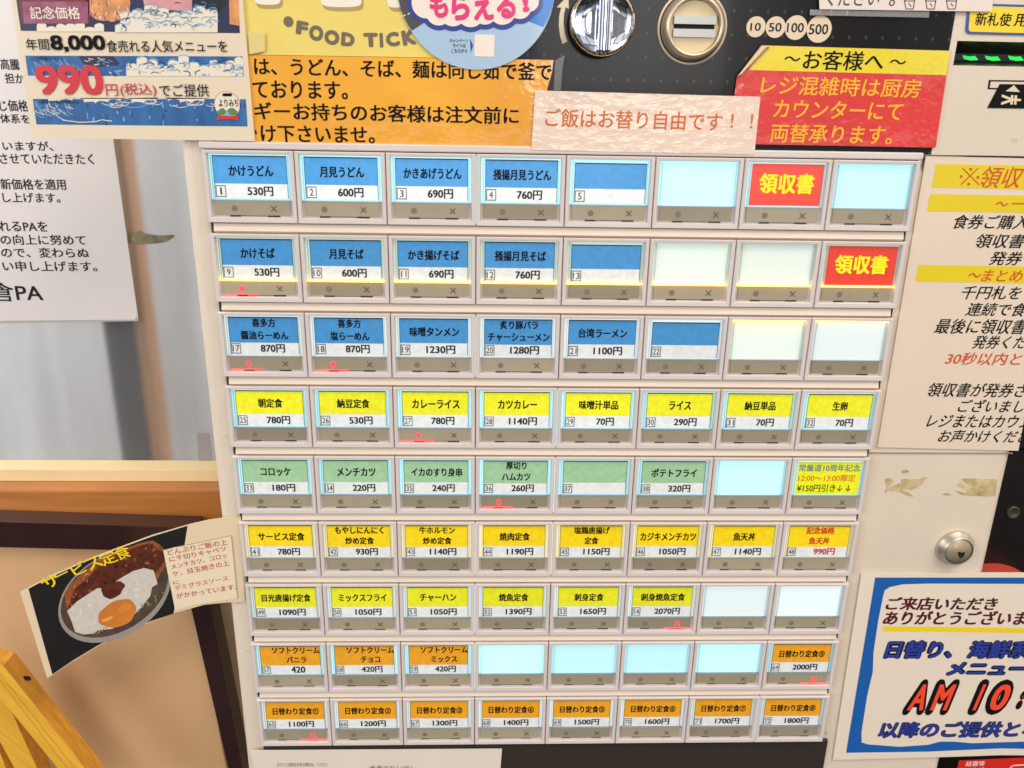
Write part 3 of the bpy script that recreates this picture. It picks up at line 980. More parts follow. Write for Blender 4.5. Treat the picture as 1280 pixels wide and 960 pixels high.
def fill_a(mb, pl):
    rnd = random.Random(3)
    px_poly(mb, pl, [(16, -30), (296, -30), (300, 41.5), (26, 38.5)], pn, 0.00004)
    px_poly(mb, pl, [(20, -20), (112, -20), (112, 29), (28, 29)], pmr, 0.00008)
    q = [(108 + 24 * math.cos(a_ * .3) * (1 + .1 * math.sin(a_ * 2.2)) + 22, 6 + 20 * math.sin(a_ * .3)) for a_ in range(21)]
    px_poly(mb, pl, q, ppk, 0.00008)
    q = [(138 + 25 * math.cos(a_ * .3), 4 + 22 * math.sin(a_ * .3) + 2 * math.sin(a_ * 1.7)) for a_ in range(21)]
    px_poly(mb, pl, q, por, 0.00012)
    px_poly(mb, pl, [(176, -20), (240, -20), (240, 14), (200, 12), (180, 6)], ppk, 0.00009)
    px_poly(mb, pl, [(238, -20), (276, -20), (284, 4), (266, 22), (250, 20), (242, 8)], mat('poster_black', (14, 12, 16), .4, coat=.6), 0.00010)
    px_poly(mb, pl, [(286, -20), (298, -20), (299, 32), (287, 30)], por, 0.00010)
    for k, (s, y0, yb) in enumerate(((1, 15, 40), (2, 27, 40.5))):
        q = scallop(150 - 6 * k, 272, y0, yb, 8 + k, s)
        px_poly(mb, pl, [(x - .5, y - 1.4) for x, y in q], pl_, 0.00014 + k * .00008)
        px_poly(mb, pl, q, pf_, 0.00018 + k * .00008)
    q = scallop(46, 130, 33, 39.5, 7, 5, 2)
    px_poly(mb, pl, q, pf_, 0.00018)
    px_poly(mb, pl, [(28, 2), (110, 2), (110, 29.5), (30, 29.5)], ppu, 0.00022)
    write_px(mb, pl, '記念価格', 36, 8, 98.5, 24, wht, off=0.0003, bold=0.008)
    for i in range(16):
        x = rnd.uniform(158, 262); y = rnd.uniform(16, 36); r_ = rnd.uniform(3, 9); a0 = rnd.uniform(2.6, 4)
        stroke(mb, pl, curl(x, y, r_, a0, a0 + 2.4), 0.7, pl_ if i % 3 else pb, 0.00036)
    T = lambda s, x0, x1, y0, y1, m_, b=0.008, dy=0: write_px(mb, pl, s, x0, y0, x1, y1, m_, off=0.00044, bold=b, dy=dy)
    T('年間', 31, 60, 48, 62.5, ink); T('8,000', 61, 130, 43.5, 65.5, ink, 0.035); T('食売れる人気メニューを', 132, 283, 50, 65.5, ink)
    for i in range(46):
        x = rnd.uniform(150, 274); y = rnd.uniform(6, 38); r_ = rnd.uniform(2.5, 8); a0 = rnd.uniform(2.2, 5)
        stroke(mb, pl, curl(x, y, r_, a0, a0 + rnd.uniform(1.4, 3)), rnd.uniform(.5, 1.1), (pl_, pb, pl_, numink)[i % 4], 0.00037 + i * 2e-7)
        if i % 3 == 0:
            px_poly(mb, pl, ell(x + 3, y + 2, rnd.uniform(1, 4), rnd.uniform(.6, 1.6), rnd.uniform(-60, 20), 12, .2, i), pl_, 0.00036)
    for i in range(60):
        x = rnd.uniform(112, 162); y = rnd.uniform(-2, 24)
        stroke(mb, pl, [(x, y), (x + rnd.uniform(-3, 3), y + rnd.uniform(2, 7))], rnd.uniform(.6, 1.5), (ppk, por, pf_, pmr)[i % 4], 0.0002 + i * 2e-7)
    # second picture band
    px_poly(mb, pl, [(31.5, 69.5), (303, 70.5), (304.5, 95.5), (35, 94.5)], pb, 0.00006)
    q = scallop(158, 262, 80, 95, 8, 9, 6)
    px_poly(mb, pl, [(x - .5, y - 1.3) for x, y in q], pl_, 0.0001)
    px_poly(mb, pl, q, pf_, 0.00014)
    q = scallop(262, 303.5, 79, 95.3, 4, 12, 3)
    px_poly(mb, pl, q, pf_, 0.00014)
    px_poly(mb, pl, [(98, 70), (142, 70), (150, 80), (126, 84), (104, 80)], pn, 0.0001)
    for i in range(22):
        x = rnd.uniform(38, 100); y = rnd.uniform(72, 86)
        stroke(mb, pl, [(x, y), (x + rnd.uniform(3, 8), y + rnd.uniform(4, 9))], 0.8, pl_, 0.00012)
    for i in range(14):
        x = rnd.uniform(165, 298); y = rnd.uniform(79, 92); r_ = rnd.uniform(3, 8); a0 = rnd.uniform(2.6, 4)
        stroke(mb, pl, curl(x, y, r_, a0, a0 + 2.4), 0.7, pl_ if i % 3 else pb, 0.0002)
    for i in range(44):
        x = rnd.uniform(152, 300); y = rnd.uniform(74, 94); r_ = rnd.uniform(2.5, 9); a0 = rnd.uniform(2.2, 5)
        stroke(mb, pl, curl(x, y, r_, a0, a0 + rnd.uniform(1.4, 3)), rnd.uniform(.5, 1.2), (pl_, pb, pl_, numink)[i % 4], 0.00022 + i * 2e-7)
        if i % 3 == 0:
            px_poly(mb, pl, ell(x + 3, y + 1, rnd.uniform(1, 4), rnd.uniform(.6, 1.6), rnd.uniform(-60, 20), 12, .2, i), pl_, 0.00021)
    for i in range(30):
        x = rnd.uniform(100, 150); y = rnd.uniform(71, 92)
        stroke(mb, pl, [(x, y), (x + rnd.uniform(2, 8), y + rnd.uniform(-2, 4))], rnd.uniform(.6, 1.4), (pl_, pn, pf_)[i % 3], 0.00016 + i * 2e-7)
    for i in range(34):
        x = rnd.uniform(100, 306); y = rnd.uniform(127, 152)
        stroke(mb, pl, [(x, y), (x + rnd.uniform(-1, 1), y + rnd.uniform(2, 8))], rnd.uniform(.6, 2.2), (pl_, pn, pb)[i % 3] if i % 5 else pl_, 0.00012 + i * 2e-7)
    for i in range(18):
        x = rnd.uniform(110, 290)
        stroke(mb, pl, curl(x, 124 + rnd.uniform(0, 5), rnd.uniform(4, 12), .4, 2.6), .7, pf_, 0.00015 + i * 2e-7)
    T('(二次製造分のみ)', 38, 76, 70.5, 76, ink, 0)
    # lower picture band
    px_poly(mb, pl, [(41, 123.5), (307.5, 124), (309.5, 158), (45.5, 155.5)], pb, 0.00006)
    q = scallop(60, 300, 126, 124, 16, 21, 2)[:-2]
    px_poly(mb, pl, [(60, 123.6)] + [(x, y + 2) for x, y in q] + [(300, 123.8)], pf_, 0.0001)
    for i in range(26):
        cx = rnd.uniform(48, 105); r_ = rnd.uniform(8, 26)
        stroke(mb, pl, curl(rnd.uniform(60, 96), 128 + rnd.uniform(0, 10), r_, 1.9, 3.3), 0.8, pf_ if i % 2 else pl_, 0.00012)
    stroke(mb, pl, [(78, 150), (100, 153), (120, 152), (128, 149.5), (134, 151), (140, 151)], 1.0, pf_, 0.00014)
    stroke(mb, pl, curl(168, 120, 24, 0.3, 2.8), 0.9, pl_, 0.00014)
    T('990', 41.5, 126, 80.5, 119.5, r990, 0.036)
    T('円', 131, 146, 105, 120, crm); T('(税込)', 149, 194, 104, 121, crm); T('でご提供', 198, 260, 105, 121, numink)
    T('(通常1,140円(税込))', 48, 98, 124.5, 130, ink, 0)
    # little round emblem
    px_disc(mb, pl, 284, 131, 16.2, r990, 0.0003); px_disc(mb, pl, 284, 131, 15.6, pf_, 0.00036)
    px_poly(mb, pl, [(279, 116.5), (289, 116.5), (290.5, 118.5), (289, 120.5), (279, 120.5), (277.5, 118.5)], ink, 0.00042)
    T('よりみち', 273, 297.5, 124, 133.5, ink, 0.02)
    gn = mat('poster_green', (84, 128, 70), .45, coat=.6)
    px_poly(mb, pl, [(271, 140), (275, 136), (279, 135), (283, 139), (287, 135), (292, 135), (297, 139.5), (296, 144), (272, 144)], gn, 0.00042)
    px_poly(mb, pl, [(280, 144), (284, 138), (288, 144)], pl_, 0.00048)
    px_poly(mb, pl, [(274, 144.5), (296, 144.5), (299, 150.5), (292, 149), (277, 149), (270, 150.5)], r990, 0.0005)


notice('price_poster', 'blue and cream poster with a big red 990 price, at the top left', 'poster', front(0.0010),
       [(9, -30), (301, -30), (318.5, 176.5), (40, 172)], pm, fill_a, 0.0004)

# red and yellow change notice with a folded corner
rm = mat('red_laminate', (216, 44, 36), 0.42, var=0.10, vscale=30, **LAM)
ymm = mat('yellow_laminate', (232, 208, 10), 0.42, var=0.04, vscale=30, **LAM)
ylt = mat('amber_print', (246, 176, 30), 0.5)


def fill_f(mb, pl):
    px_poly(mb, pl, [(936, 87.5), (957, 57), (1188, 63.5), (1183, 94)], ymm, 0.00006)
    T = lambda s, x0, x1, y0, y1, dy, m=ylt: write_px(mb, pl, s, x0, y0, x1, y1, m, dy=dy, off=0.00014, bold=0.012, shear=0.06)
    T('〜', 981, 1001, 70, 76, .8, ink); T('お客様へ', 1006, 1107, 62, 87, 2.5, ink); T('〜', 1113, 1133, 74, 80, .8, ink)
    T('レジ混雑時は厨房', 953, 1153, 94, 118, 5); T('カウンターにて', 969, 1130, 124, 147, 4); T('両替承ります。', 965, 1118, 154, 178, 3.5)
    # curled corner
    n = 8
    a_ = (951.5, 56.5); b_2 = (921, 97)
    fm = mat('paper_back', (224, 194, 150), 0.5, coat=.3)
    L = []
    for k in range(n + 1):
        u = k / n
        ang = u * math.pi * 0.9
        dx = 9 * (1 - math.cos(ang)) / 2; lift = 0.0015 * math.sin(ang) + 0.0003
        L.append([pl.hit(a_[0] + dx * .9 + 3 * u, a_[1] + dx * .3, lift), pl.hit(b_2[0] + dx * .9, b_2[1] + dx * .2 - 8 * u, lift)])
    pts = [p for l in L for p in l]
    mb.faces(pts, [(2 * k, 2 * k + 1, 2 * k + 3, 2 * k + 2) for k in range(n)], fm, True)


notice('change_notice', 'red notice with a yellow heading strip and a folded upper corner', 'notice', front(0.0016),
       [(921, 97), (951.5, 56.5), (1188, 63.5), (1169.5, 184.5), (900, 179.5), (918, 120)], rm, fill_f)

# beige strip about rice
gmz = mat('beige_laminate', (232, 204, 182), 0.42, var=0.04, vscale=30, coat=1.0, coat_rough=0.06, coatbump=0.8, cbscale=260, cbstretch=(.5, 1, 1))
ort = mat('burnt_orange_print', (206, 104, 40), 0.5)


def fill_g(mb, pl):
    T = lambda s, x0, x1, y0, y1, dy: write_px(mb, pl, s, x0, y0, x1, y1, ort, dy=dy, off=0.0001, bold=0.010)
    T('ご飯はお替り自由です', 682, 904, 135, 158.5, 6)
    T('!', 914.5, 917.5, 142, 160, 0); T('!', 939, 942, 142.5, 160.5, 0)


notice('rice_notice', 'long beige strip with one line of orange writing above the buttons', 'notice', front(0.0009),
       [(669, 113), (950.5, 121), (943, 193), (664, 187.5)], gmz, fill_g)

# paper with cups at the top
em_ = mat('pinkish_paper', (228, 212, 200), 0.5, coat=.3, coat_rough=.2)
vio = mat('violet_ink', (70, 58, 72), 0.5)


def fill_e(mb, pl):
    T = lambda s, x0, x1, y0, y1: write_px(mb, pl, s, x0, y0, x1, y1, vio, dy=.3, off=0.0001, bold=0.006)
    T('ください', 1034, 1101, -14, 7.5); T('。', 1112, 1119.5, -1, 7.5)
    for cx in (1137, 1163.5, 1189.5):
        for pa, pb_ in (((cx - 7.5, -6), (cx - 4.5, 11)), ((cx - 4.5, 11), (cx + 4.5, 11.3)), ((cx + 4.5, 11.3), (cx + 7.5, -6)), ((cx - 6.5, 1), (cx + 6.5, 1.2)), ((cx - 1, 4), (cx + 2, 8)), ((cx - 8, -2), (cx + 8, -2))):
            stroke(mb, pl, [pa, pb_], 1.1, vio, 0.0001)


notice('cup_notice', 'pale paper strip with small drawn cups, at the very top', 'notice', front(0.0012),
       [(1023, -30), (1244, -30), (1240, 14.5), (1024.5, 11.5)], em_, fill_e)
mb = MB()
sheet_px(mb, front(0.0018), [(1013, 12), (1162, 14.5), (1161, 22), (1012, 19)], mat('grey_clear_tape', (128, 122, 114), 0.2, coat=1.0, coatbump=.5, cbscale=300), 0.0001)
thing('tape_strip', 'shiny clear tape along the lower edge of the cup paper', 'tape', mb)
mb = MB()
sheet_px(mb, front(0.0022), [(694, 76), (700, 72), (706, 69), (703, 85), (701, 113), (692, 113)], mat('dull_clear_tape', (64, 60, 56), 0.2, coat=1.0, coatbump=.8, cbscale=700), 0.0001)
thing('tape_strip', 'crinkled clear tape at the right end of the orange sheet', 'tape', mb)
mb = MB()
sheet_px(mb, front(0.0014), [(310, 40), (331, 41), (331, 64), (312, 68)], mat('yellow_clear_tape', (226, 204, 130), 0.2, coat=1.0, coatbump=.6, cbscale=300), 0.0001)
thing('tape_strip', 'yellowish clear tape between the poster and the yellow sign', 'tape', mb)

# yellow new-note label
def rrect(x0, y0, x1, y1, r, dy=0, n=5):
    pts = []
    for cx, cy, a0 in ((x0 + r, y0 + r, 180), (x1 - r, y0 + r, 270), (x1 - r, y1 - r, 0), (x0 + r, y1 - r, 90)):
        for i in range(n + 1):
            a_ = math.radians(a0 + 90 * i / n)
            pts.append((cx + r * math.cos(a_), cy + r * math.sin(a_) + dy * (cx - x0) / (x1 - x0)))
    return pts


def fill_n(mb, pl):
    px_poly(mb, pl, [(x - 3.2 * (y - 5) / 37 + 2.4, y) for x, y in rrect(1211, 7.2, 1360, 39.5, 4, 4)], mat('label_yellow', (236, 206, 14), .4, coat=.5), 0.00008)
    write_px(mb, pl, '新札使', 1221, 15.5, 1266, 32, ink, dy=1, off=0.00016, bold=0.014)
    write_px(mb, pl, '用', 1270, 17, 1286, 33, ink, dy=.5, off=0.00016, bold=0.014)


notice('note_label', 'yellow label with a blue border above the green-lit note slot', 'label', front(YN - 0.0005),
       [(x - 3.2 * (y - 5) / 37, y) for x, y in rrect(1210, 4, 1364, 42, 6, 4)], mat('label_blue', (34, 72, 150), .4, coat=.5), fill_n)

# blue bordered daily menu notice
im = mat('white_laminate', (232, 216, 196), 0.42, coat=0.5, coat_rough=0.1, coatbump=.08, cbscale=60)
ib = mat('border_blue', (24, 92, 168), 0.42, coat=0.5, coat_rough=0.1)
mro = mat('maroon_ink', (78, 18, 22), .5)
dbl = mat('indigo_ink', (40, 58, 150), .5)
hot = mat('red_orange_ink', (240, 72, 40), .5)


def fill_i(mb, pl):
    px_poly(mb, pl, [(1094, 722), (1340, 722), (1340, 937), (1250, 935.5), (1160, 939.5), (1057.5, 941)], ib, 0.00006)
    px_poly(mb, pl, [(1104, 745), (1106, 738), (1112, 734), (1128, 730.5), (1160, 729.5), (1340, 730), (1340, 925), (1280, 927), (1215, 929), (1192, 927), (1175, 927), (1160, 931), (1125, 933.5), (1085, 930.5), (1077, 928), (1077, 915), (1084, 870), (1091, 840), (1092, 815), (1098, 775)], im, 0.0001)
    T = lambda s, x0, x1, y0, y1, m, b=0.03, dy=0, of=0.0002, sh=0.12: write_px(mb, pl, s, x0, y0, x1, y1, m, dy=dy, off=of, bold=b, shear=sh)
    T('ご来店いただき', 1110, 1249, 746, 763, mro, 0.034, .5)
    T('ありがとうございま', 1107, 1286, 763, 781, mro, 0.034, .5)
    stroke(mb, pl, [(1104, 786), (1160, 786.5), (1230, 787.5), (1340, 789)], 6, mat('yellow_stroke', (236, 206, 20), .5), 0.00016)
    navy = mat('dark_navy_ink', (14, 14, 40), .5)
    for m_, b, of in ((navy, 0.10, 0.0002), (dbl, 0.022, 0.00026)):
        e_ = (0.10 - b) * 10
        T('日替り、', 1109 + e_, 1196 - e_, 800 + e_, 824 - e_, m_, b, 0, of); T('海鮮系', 1213 + e_, 1292 - e_, 800 + e_, 824 - e_, m_, b, 0, of)
        T('メニュー', 1186 + e_, 1288 - e_, 827 + e_, 845 - e_, m_, b, 0, of)
        T('以降のご提供とな', 1101 + e_, 1306 - e_, 902 + e_, 923 - e_, m_, b * .6, -1, of)
    for s, x0, x1 in (('A', 1139, 1168), ('M', 1168, 1198), ('1', 1222, 1235), ('0', 1240, 1270), (':', 1276, 1284)):
        k = 0 if s != ':' else 14
        T(s, x0, x1, 849 + k, 894 - k * .5, ink, 0.11, 0, 0.0002, .15)
        T(s, x0 + 4.5, x1 - 4.5, 855 + k, 888.5 - k * .5, hot, 0.03, 0, 0.00028, .15)


notice('daily_menu_notice', 'white laminated notice with a wavy blue border and red AM 10, lower right', 'notice', front(YF - 0.0012),
       [(1077, 716), (1340, 716), (1340, 944.5), (1250, 944), (1160, 947), (1041, 950)], im, fill_i, 0.0005)

# red sticker at the bottom right
def fill_j(mb, pl):
    wr = mat('pale_print', (240, 208, 196), .5)
    write_px(mb, pl, '結露等', 1208, 951.5, 1232, 958, wr, dy=-.4, off=0.0001, bold=0.01)
    write_px(mb, pl, 'のため', 1207, 959.5, 1232, 966, wr, dy=-.4, off=0.0001, bold=0.01)
    q = [(1259, 975), (1261, 962), (1266, 957), (1290, 955.5), (1330, 954)]
    stroke(mb, pl, q, 1.6, wr, 0.0001)


notice('warning_sticker', 'red sticker with small pale writing under the blue bordered notice', 'sticker', front(YF - 0.0006),
       [(1199, 951), (1340, 945), (1330, 1010), (1186, 1010)], mat('sticker_red', (214, 38, 24), .4, coat=.5), fill_j)

# white paper below the buttons
def fill_k(mb, pl):
    write_px(mb, pl, 'ボタンに食券名がある場合は、ください', 346, 953.5, 409, 958.5, vio, dy=-.5, off=0.0001, bold=0.0)
    write_px(mb, pl, '食券の払い戻し', 462, 957, 520, 963, vio, dy=0, off=0.0001, bold=0.0)


notice('bottom_paper', 'white paper with tiny print below the lowest row of buttons', 'notice', front(0.0012),
       [(313, 938), (627.5, 936), (622, 1010), (325, 1010)], mat('plain_paper', (226, 212, 194), .5, var=.02), fill_k)

# old tape marks
tm = mat('old_tape', (204, 186, 142), 0.45, var=0.25, vscale=200, var2=(168, 142, 92), bump=.3, bscale=500)


def torn(name, label, pl, pts):
    mb = MB(); sheet_px(mb, pl, pts, tm, 0.00012)
    return thing(name, label, 'tape', mb)


def ragged(pts, amp, seed):
    rnd = random.Random(seed); o = []
    for (xa, ya), (xb, yb) in zip(pts, pts[1:] + pts[:1]):
        n = max(1, int(math.hypot(xb - xa, yb - ya) / 2.2))
        for k in range(n):
            u = k / n
            o.append((xa + (xb - xa) * u + rnd.uniform(-amp, amp), ya + (yb - ya) * u + rnd.uniform(-amp, amp)))
    return o


TP = front(YF - 0.0002)
mb = MB()
for k, (p, a_) in enumerate((([(1126, 599), (1150, 598), (1159, 596), (1153, 604), (1148, 609), (1138, 612), (1128, 610), (1122, 606), (1128, 603)], .8),
                             ([(1107, 598), (1115, 598), (1116, 603), (1112, 608), (1124, 605), (1126, 610), (1133, 615), (1140, 619), (1142, 621), (1135, 619), (1126, 615), (1117, 612), (1110, 614), (1106, 617), (1108, 608)], .8),
                             ([(1127, 588), (1133, 587), (1137, 590), (1128, 592)], .5))):
    sheet_px(mb, TP, ragged(p, a_, k), tm, 0.00010 + k * .00002)
thing('tape_residue', 'ragged broken up tape mark, the left of the two above the lock', 'tape', mb)
mb = MB()
sheet_px(mb, TP, ragged([(1202, 598.5), (1206, 598.2)], .5, 1) + [(1225, 598.2), (1246.8, 598.6), (1244, 620)] + ragged([(1230, 620), (1204, 619), (1193, 613), (1203, 614.5), (1213, 617), (1207, 611), (1196, 607), (1199, 602)], .7, 2), tm, .00012)
sheet_px(mb, TP, ragged([(1177, 618), (1184, 616), (1191, 618.5), (1183, 619)], .4, 3), tm, .0001)
thing('tape_residue', 'rectangular yellowed tape mark with one torn end, right above the lock', 'tape', mb)

# ------------------------------------------------------------------ curled dish card on the left edge of the machine
e0 = front(0.0026).hit(299, 645.6); e1 = front(0.0026).hit(304, 752)
hinge = (e1 - e0).normalized()
inplane = Vector((0, -1, 0)).cross(hinge).normalized()
if inplane.x > 0:
    inplane = -inplane
th = math.radians(9)
tilted = (inplane * math.cos(th) + Vector((0, -1, 0)) * math.sin(th)).normalized()
P1 = Plane(e0, hinge.cross(tilted))
P0 = P1
cardm = mat('card_paper', (226, 204, 168), .5, coat=.2, coat_rough=.25, var=.03)
photo_m = mat('card_photo_black', (24, 20, 20), .45, var=.3, vscale=120, coat=.2, coat_rough=.25)
mb = MB()
top = [(25, 740), (60, 721.5), (100, 703.5), (140, 687.5), (190, 669), (238, 655)]
bot = [(59, 848), (92, 826), (122, 808), (160, 789), (190, 777), (219, 766)]
sheet_px(mb, P1, top + bot[::-1], cardm, .0003)
sheet_px(mb, P0, [(238, 655), (262, 649.5), (285, 646.5), (301, 645.5), (306, 752), (285, 753), (255, 756), (219, 766)], cardm, .0003)
ptop = [(35.5, 736), (60, 723), (100, 705), (140, 689), (190, 670.5), (234.5, 657)]
pbot = [(65.5, 843), (92, 825), (122, 807), (160, 788), (190, 776), (217, 767)]
px_poly(mb, P1, ptop + pbot[::-1], photo_m, 0.00006)


clip = lambda P: [(min(x, 217 + (767 - y) * .158), y) for x, y in P]
px_poly(mb, P1, clip(ell(143, 745, 76, 51, -31)), mat('photo_plate_rim', (150, 140, 134), .45), 0.00010)
px_poly(mb, P1, clip(ell(143, 742, 73, 47, -31)), mat('photo_plate_shadow', (84, 66, 54), .45, var=.3, vscale=150), 0.00014)
px_poly(mb, P1, clip(ell(146, 726, 72, 34, -31, 44, .06, 3)), mat('photo_crust', (150, 82, 40), .45, var=.45, vscale=300), 0.00018)
px_poly(mb, P1, clip(ell(147, 722, 68, 24, -31, 44, .08, 5)), mat('photo_sauce', (96, 42, 22), .4, var=.5, vscale=220), 0.00022)
px_poly(mb, P1, clip([(84, 764), (96, 752), (108, 744), (122, 735), (134, 736), (143, 728), (152, 722), (166, 714), (180, 710), (192, 713), (197, 730), (190, 734), (188, 745), (176, 760), (160, 776), (140, 786), (122, 788), (118, 792), (104, 793), (94, 790), (90, 778)]), mat('photo_egg_white', (206, 197, 184), .45, var=.08, vscale=350), 0.00026)
px_poly(mb, P1, ell(141, 737, 15, 10, -25, 24, .1, 2), mat('photo_sauce', (96, 42, 22), .4, var=.5, vscale=220), 0.00030)
px_poly(mb, P1, ell(147, 767, 25, 16, -24, 30, .05, 4), mat('photo_yolk', (206, 122, 46), .4, var=.15, vscale=80), 0.00034)
for i in range(26):
    x = 120 + i * 3.2 + random.uniform(-3, 3); y = 793 - (x - 120) * .62 + random.uniform(-5, 3)
    stroke(mb, P1, [(x, y), (x + random.uniform(-6, 6), y + random.uniform(1, 6))], 1.1, mat('photo_greens', (142, 140, 84), .5), 0.00030 + i * 1e-6)
rnd = random.Random(11)
hl = mat('photo_highlight', (150, 100, 78), .4); cb_ = mat('photo_crumb', (188, 120, 62), .5); dk_ = mat('photo_dark_sauce', (62, 26, 16), .4); eg = mat('photo_egg_shade', (196, 184, 168), .5); ew = mat('photo_egg_light', (222, 216, 206), .4); yl = mat('photo_yolk_light', (228, 160, 84), .4)


def inside(x, y, cx, cy, a, b, rot):
    ro = math.radians(rot); dx, dy = x - cx, y - cy
    u = dx * math.cos(ro) + dy * math.sin(ro); v = -dx * math.sin(ro) + dy * math.cos(ro)
    return (u / a) ** 2 + (v / b) ** 2 < 1


for i in range(150):
    x = rnd.uniform(84, 208); y = rnd.uniform(684, 762)
    if inside(x, y, 146, 724, 68, 30, -31):
        core = inside(x, y, 147, 722, 62, 21, -31)
        mt_ = (dk_, hl, dk_, photo_m)[i % 4] if core else (cb_, cb_, dk_)[i % 3]
        px_poly(mb, P1, ell(x, y, rnd.uniform(.8, 3.4), rnd.uniform(.5, 1.5), rnd.uniform(-70, 20), 9, .2, i), mt_, 0.00023 + i * 1e-7)
for i in range(70):
    x = rnd.uniform(92, 194); y = rnd.uniform(714, 790)
    if (inside(x, y, 112, 768, 20, 22, 0) or inside(x, y, 168, 735, 26, 16, -35)) and not inside(x, y, 147, 767, 27, 18, -24):
        px_poly(mb, P1, ell(x, y, rnd.uniform(.8, 3.2), rnd.uniform(.5, 1.4), rnd.uniform(-60, 10), 9, .2, i), (eg, ew, ew)[i % 3], 0.00027 + i * 1e-7)
px_poly(mb, P1, ell(134, 774, 8, 2.2, -22, 14, .1, 3), yl, 0.00038)
px_poly(mb, P1, ell(156, 760, 10, 5, -24, 16, .1, 6), mat('photo_yolk_deep', (214, 130, 50), .4), 0.00037)
tt = mat('title_yellow', (240, 208, 20), .5)
for s, x0, x1, y0, y1, dy in (('サ', 48, 67, 725, 743, -9.5), ('ー', 68, 84, 721.5, 723.5, -8), ('ビ', 85, 102, 708, 725, -8), ('ス', 104, 121, 701, 718, -7.5), ('定', 121, 140, 694, 712, -7.5), ('食', 139, 157, 687, 705, -7)):
    write_px(mb, P1, s, x0, y0, x1, y1, tt, dy=dy, off=0.0004, bold=0.012)
cr_m = mat('card_red_print', (186, 58, 58), .5)
cwh = mat('card_text_patch', (232, 214, 182), .5)
px_poly(mb, P0, [(204, 688), (220, 683.5), (289, 669.5), (297, 748), (240, 757), (219, 763)], cwh, 0.0004)
stroke(mb, P0, [(220, 684), (289, 669.5), (297, 748)], .6, mat('card_grey_line', (150, 136, 112), .5), 0.0005)
for s, x0, x1, y0, y1, dy in (('どんぶりご飯の上', 208, 283, 686, 696, -13.5), ('に千切りキャベツ', 210.5, 281.5, 695, 704.5, -14), ('メンチカツ、コロッ', 213, 282.5, 704.5, 713.5, -14.5), ('ケ、目玉焼きの上', 214.5, 285.5, 713.5, 723, -14.5), ('に', 216, 224, 725, 732, -1), ('デミグラスソース', 217.5, 284, 731, 740, -13), ('がかかっています。', 219.5, 295, 740.5, 750, -12)):
    write_px(mb, P0, s, x0, y0 + 1.2, x1, y1 - 1.2, cr_m, dy=dy, off=0.0005, bold=0.006)
thing('dish_card', 'curled card with a photo of a fried egg dish, taped to the machine edge', 'menu card', mb)

# ------------------------------------------------------------------ behind and beside the machine on the left
# frosted sheet with posts behind it
YB = 0.085
BP = front(YB)
zl = BP.hit(100, 585).z
fs = mat('frosted_sheet', (230, 232, 234), 0.26, var=.16, vscale=16, vstretch=(3, 1, .35))
t = fs.node_tree; b = t.nodes['Principled BSDF']
gm = t.nodes.new('ShaderNodeNewGeometry')
mp = t.nodes.new('ShaderNodeMapping'); mp.inputs['Scale'].default_value = (2, 2, 900)
t.links.new(gm.outputs['Position'], mp.inputs['Vector'])
nn = t.nodes.new('ShaderNodeTexNoise'); nn.inputs['Scale'].default_value = 1.0; nn.inputs['Detail'].default_value = 2
t.links.new(mp.outputs[0], nn.inputs['Vector'])
bp = t.nodes.new('ShaderNodeBump'); bp.inputs['Strength'].default_value = .35; bp.inputs['Distance'].default_value = .0005
t.links.new(nn.outputs['Fac'], bp.inputs['Height']); t.links.new(bp.outputs[0], b.inputs['Normal'])
b.inputs['Transmission Weight'].default_value = 0.92
b.inputs['IOR'].default_value = 1.25
mb = MB()
mb.box((-0.75, YB, zl), (-0.10, YB + 0.004, 1.75), fs)
thing('frosted_screen', 'milky ribbed screen standing behind the left side of the machine', 'screen', mb)
mb = MB()
bk = front(YB + .045)
xa = bk.hit(143, 480).x; xb = bk.hit(182, 545).x
mb.box((xa, YB + .042, zl - .1), (xb, YB + .065, bk.hit(150, 380).z), mat('dark_post', (26, 14, 4), .9, spec=0))
thing('dark_post', 'dark brown post blurred behind the milky screen', 'post', mb)
mb = MB()
xa = bk.hit(183, 500).x; xb = bk.hit(196, 500).x
mb.box((xa, YB + .044, zl - .1), (xb, YB + .06, 1.75), mat('tan_post', (196, 140, 76), .5))
thing('tan_post', 'slim tan post beside the dark one behind the milky screen', 'post', mb)
mb = MB()
mb.box((-1.4, 0.42, 0.6), (-0.0, 0.44, 2.0), mat('back_wall', (216, 217, 218), .7, var=.38, vscale=7, vstretch=(2.2, 1, .25)))
o = thing('back_wall', 'pale wall seen through the milky screen', 'wall', mb)

# timber rail under the screen
wood = mat('orange_timber', (176, 110, 48), .38, coat=.25, coat_rough=.2, var=.22, vscale=14, vstretch=(1.2, 1.2, 14), bump=.05)
pale = mat('pale_timber_edge', (226, 200, 152), .45, var=.05, vscale=30)
YW = 0.060
z0w = front(YW).hit(100, 655).z; z1w = front(YW).hit(100, 611).z
mb = MB()
mb.box((-0.8, YW, z0w - .02), (-0.10, YB - .0004, z1w), wood)
mb.box((-0.8, YB - .0002, z0w - .02), (-0.10, YB + .012, zl - .0004), wood)
rail = thing('timber_rail', 'orange timber rail with a pale top edge below the milky screen', 'rail', mb)
bevel(rail, .002, 3)
mb = MB()
z2w = front(YW + .012).hit(100, 586).z
mb.box((-0.8, YW + .010, z1w + .0002), (-0.10, YB - .0005, z2w), pale)
c0 = rail.location
link('top_edge', mb.mesh('top_edge', c0), rail)

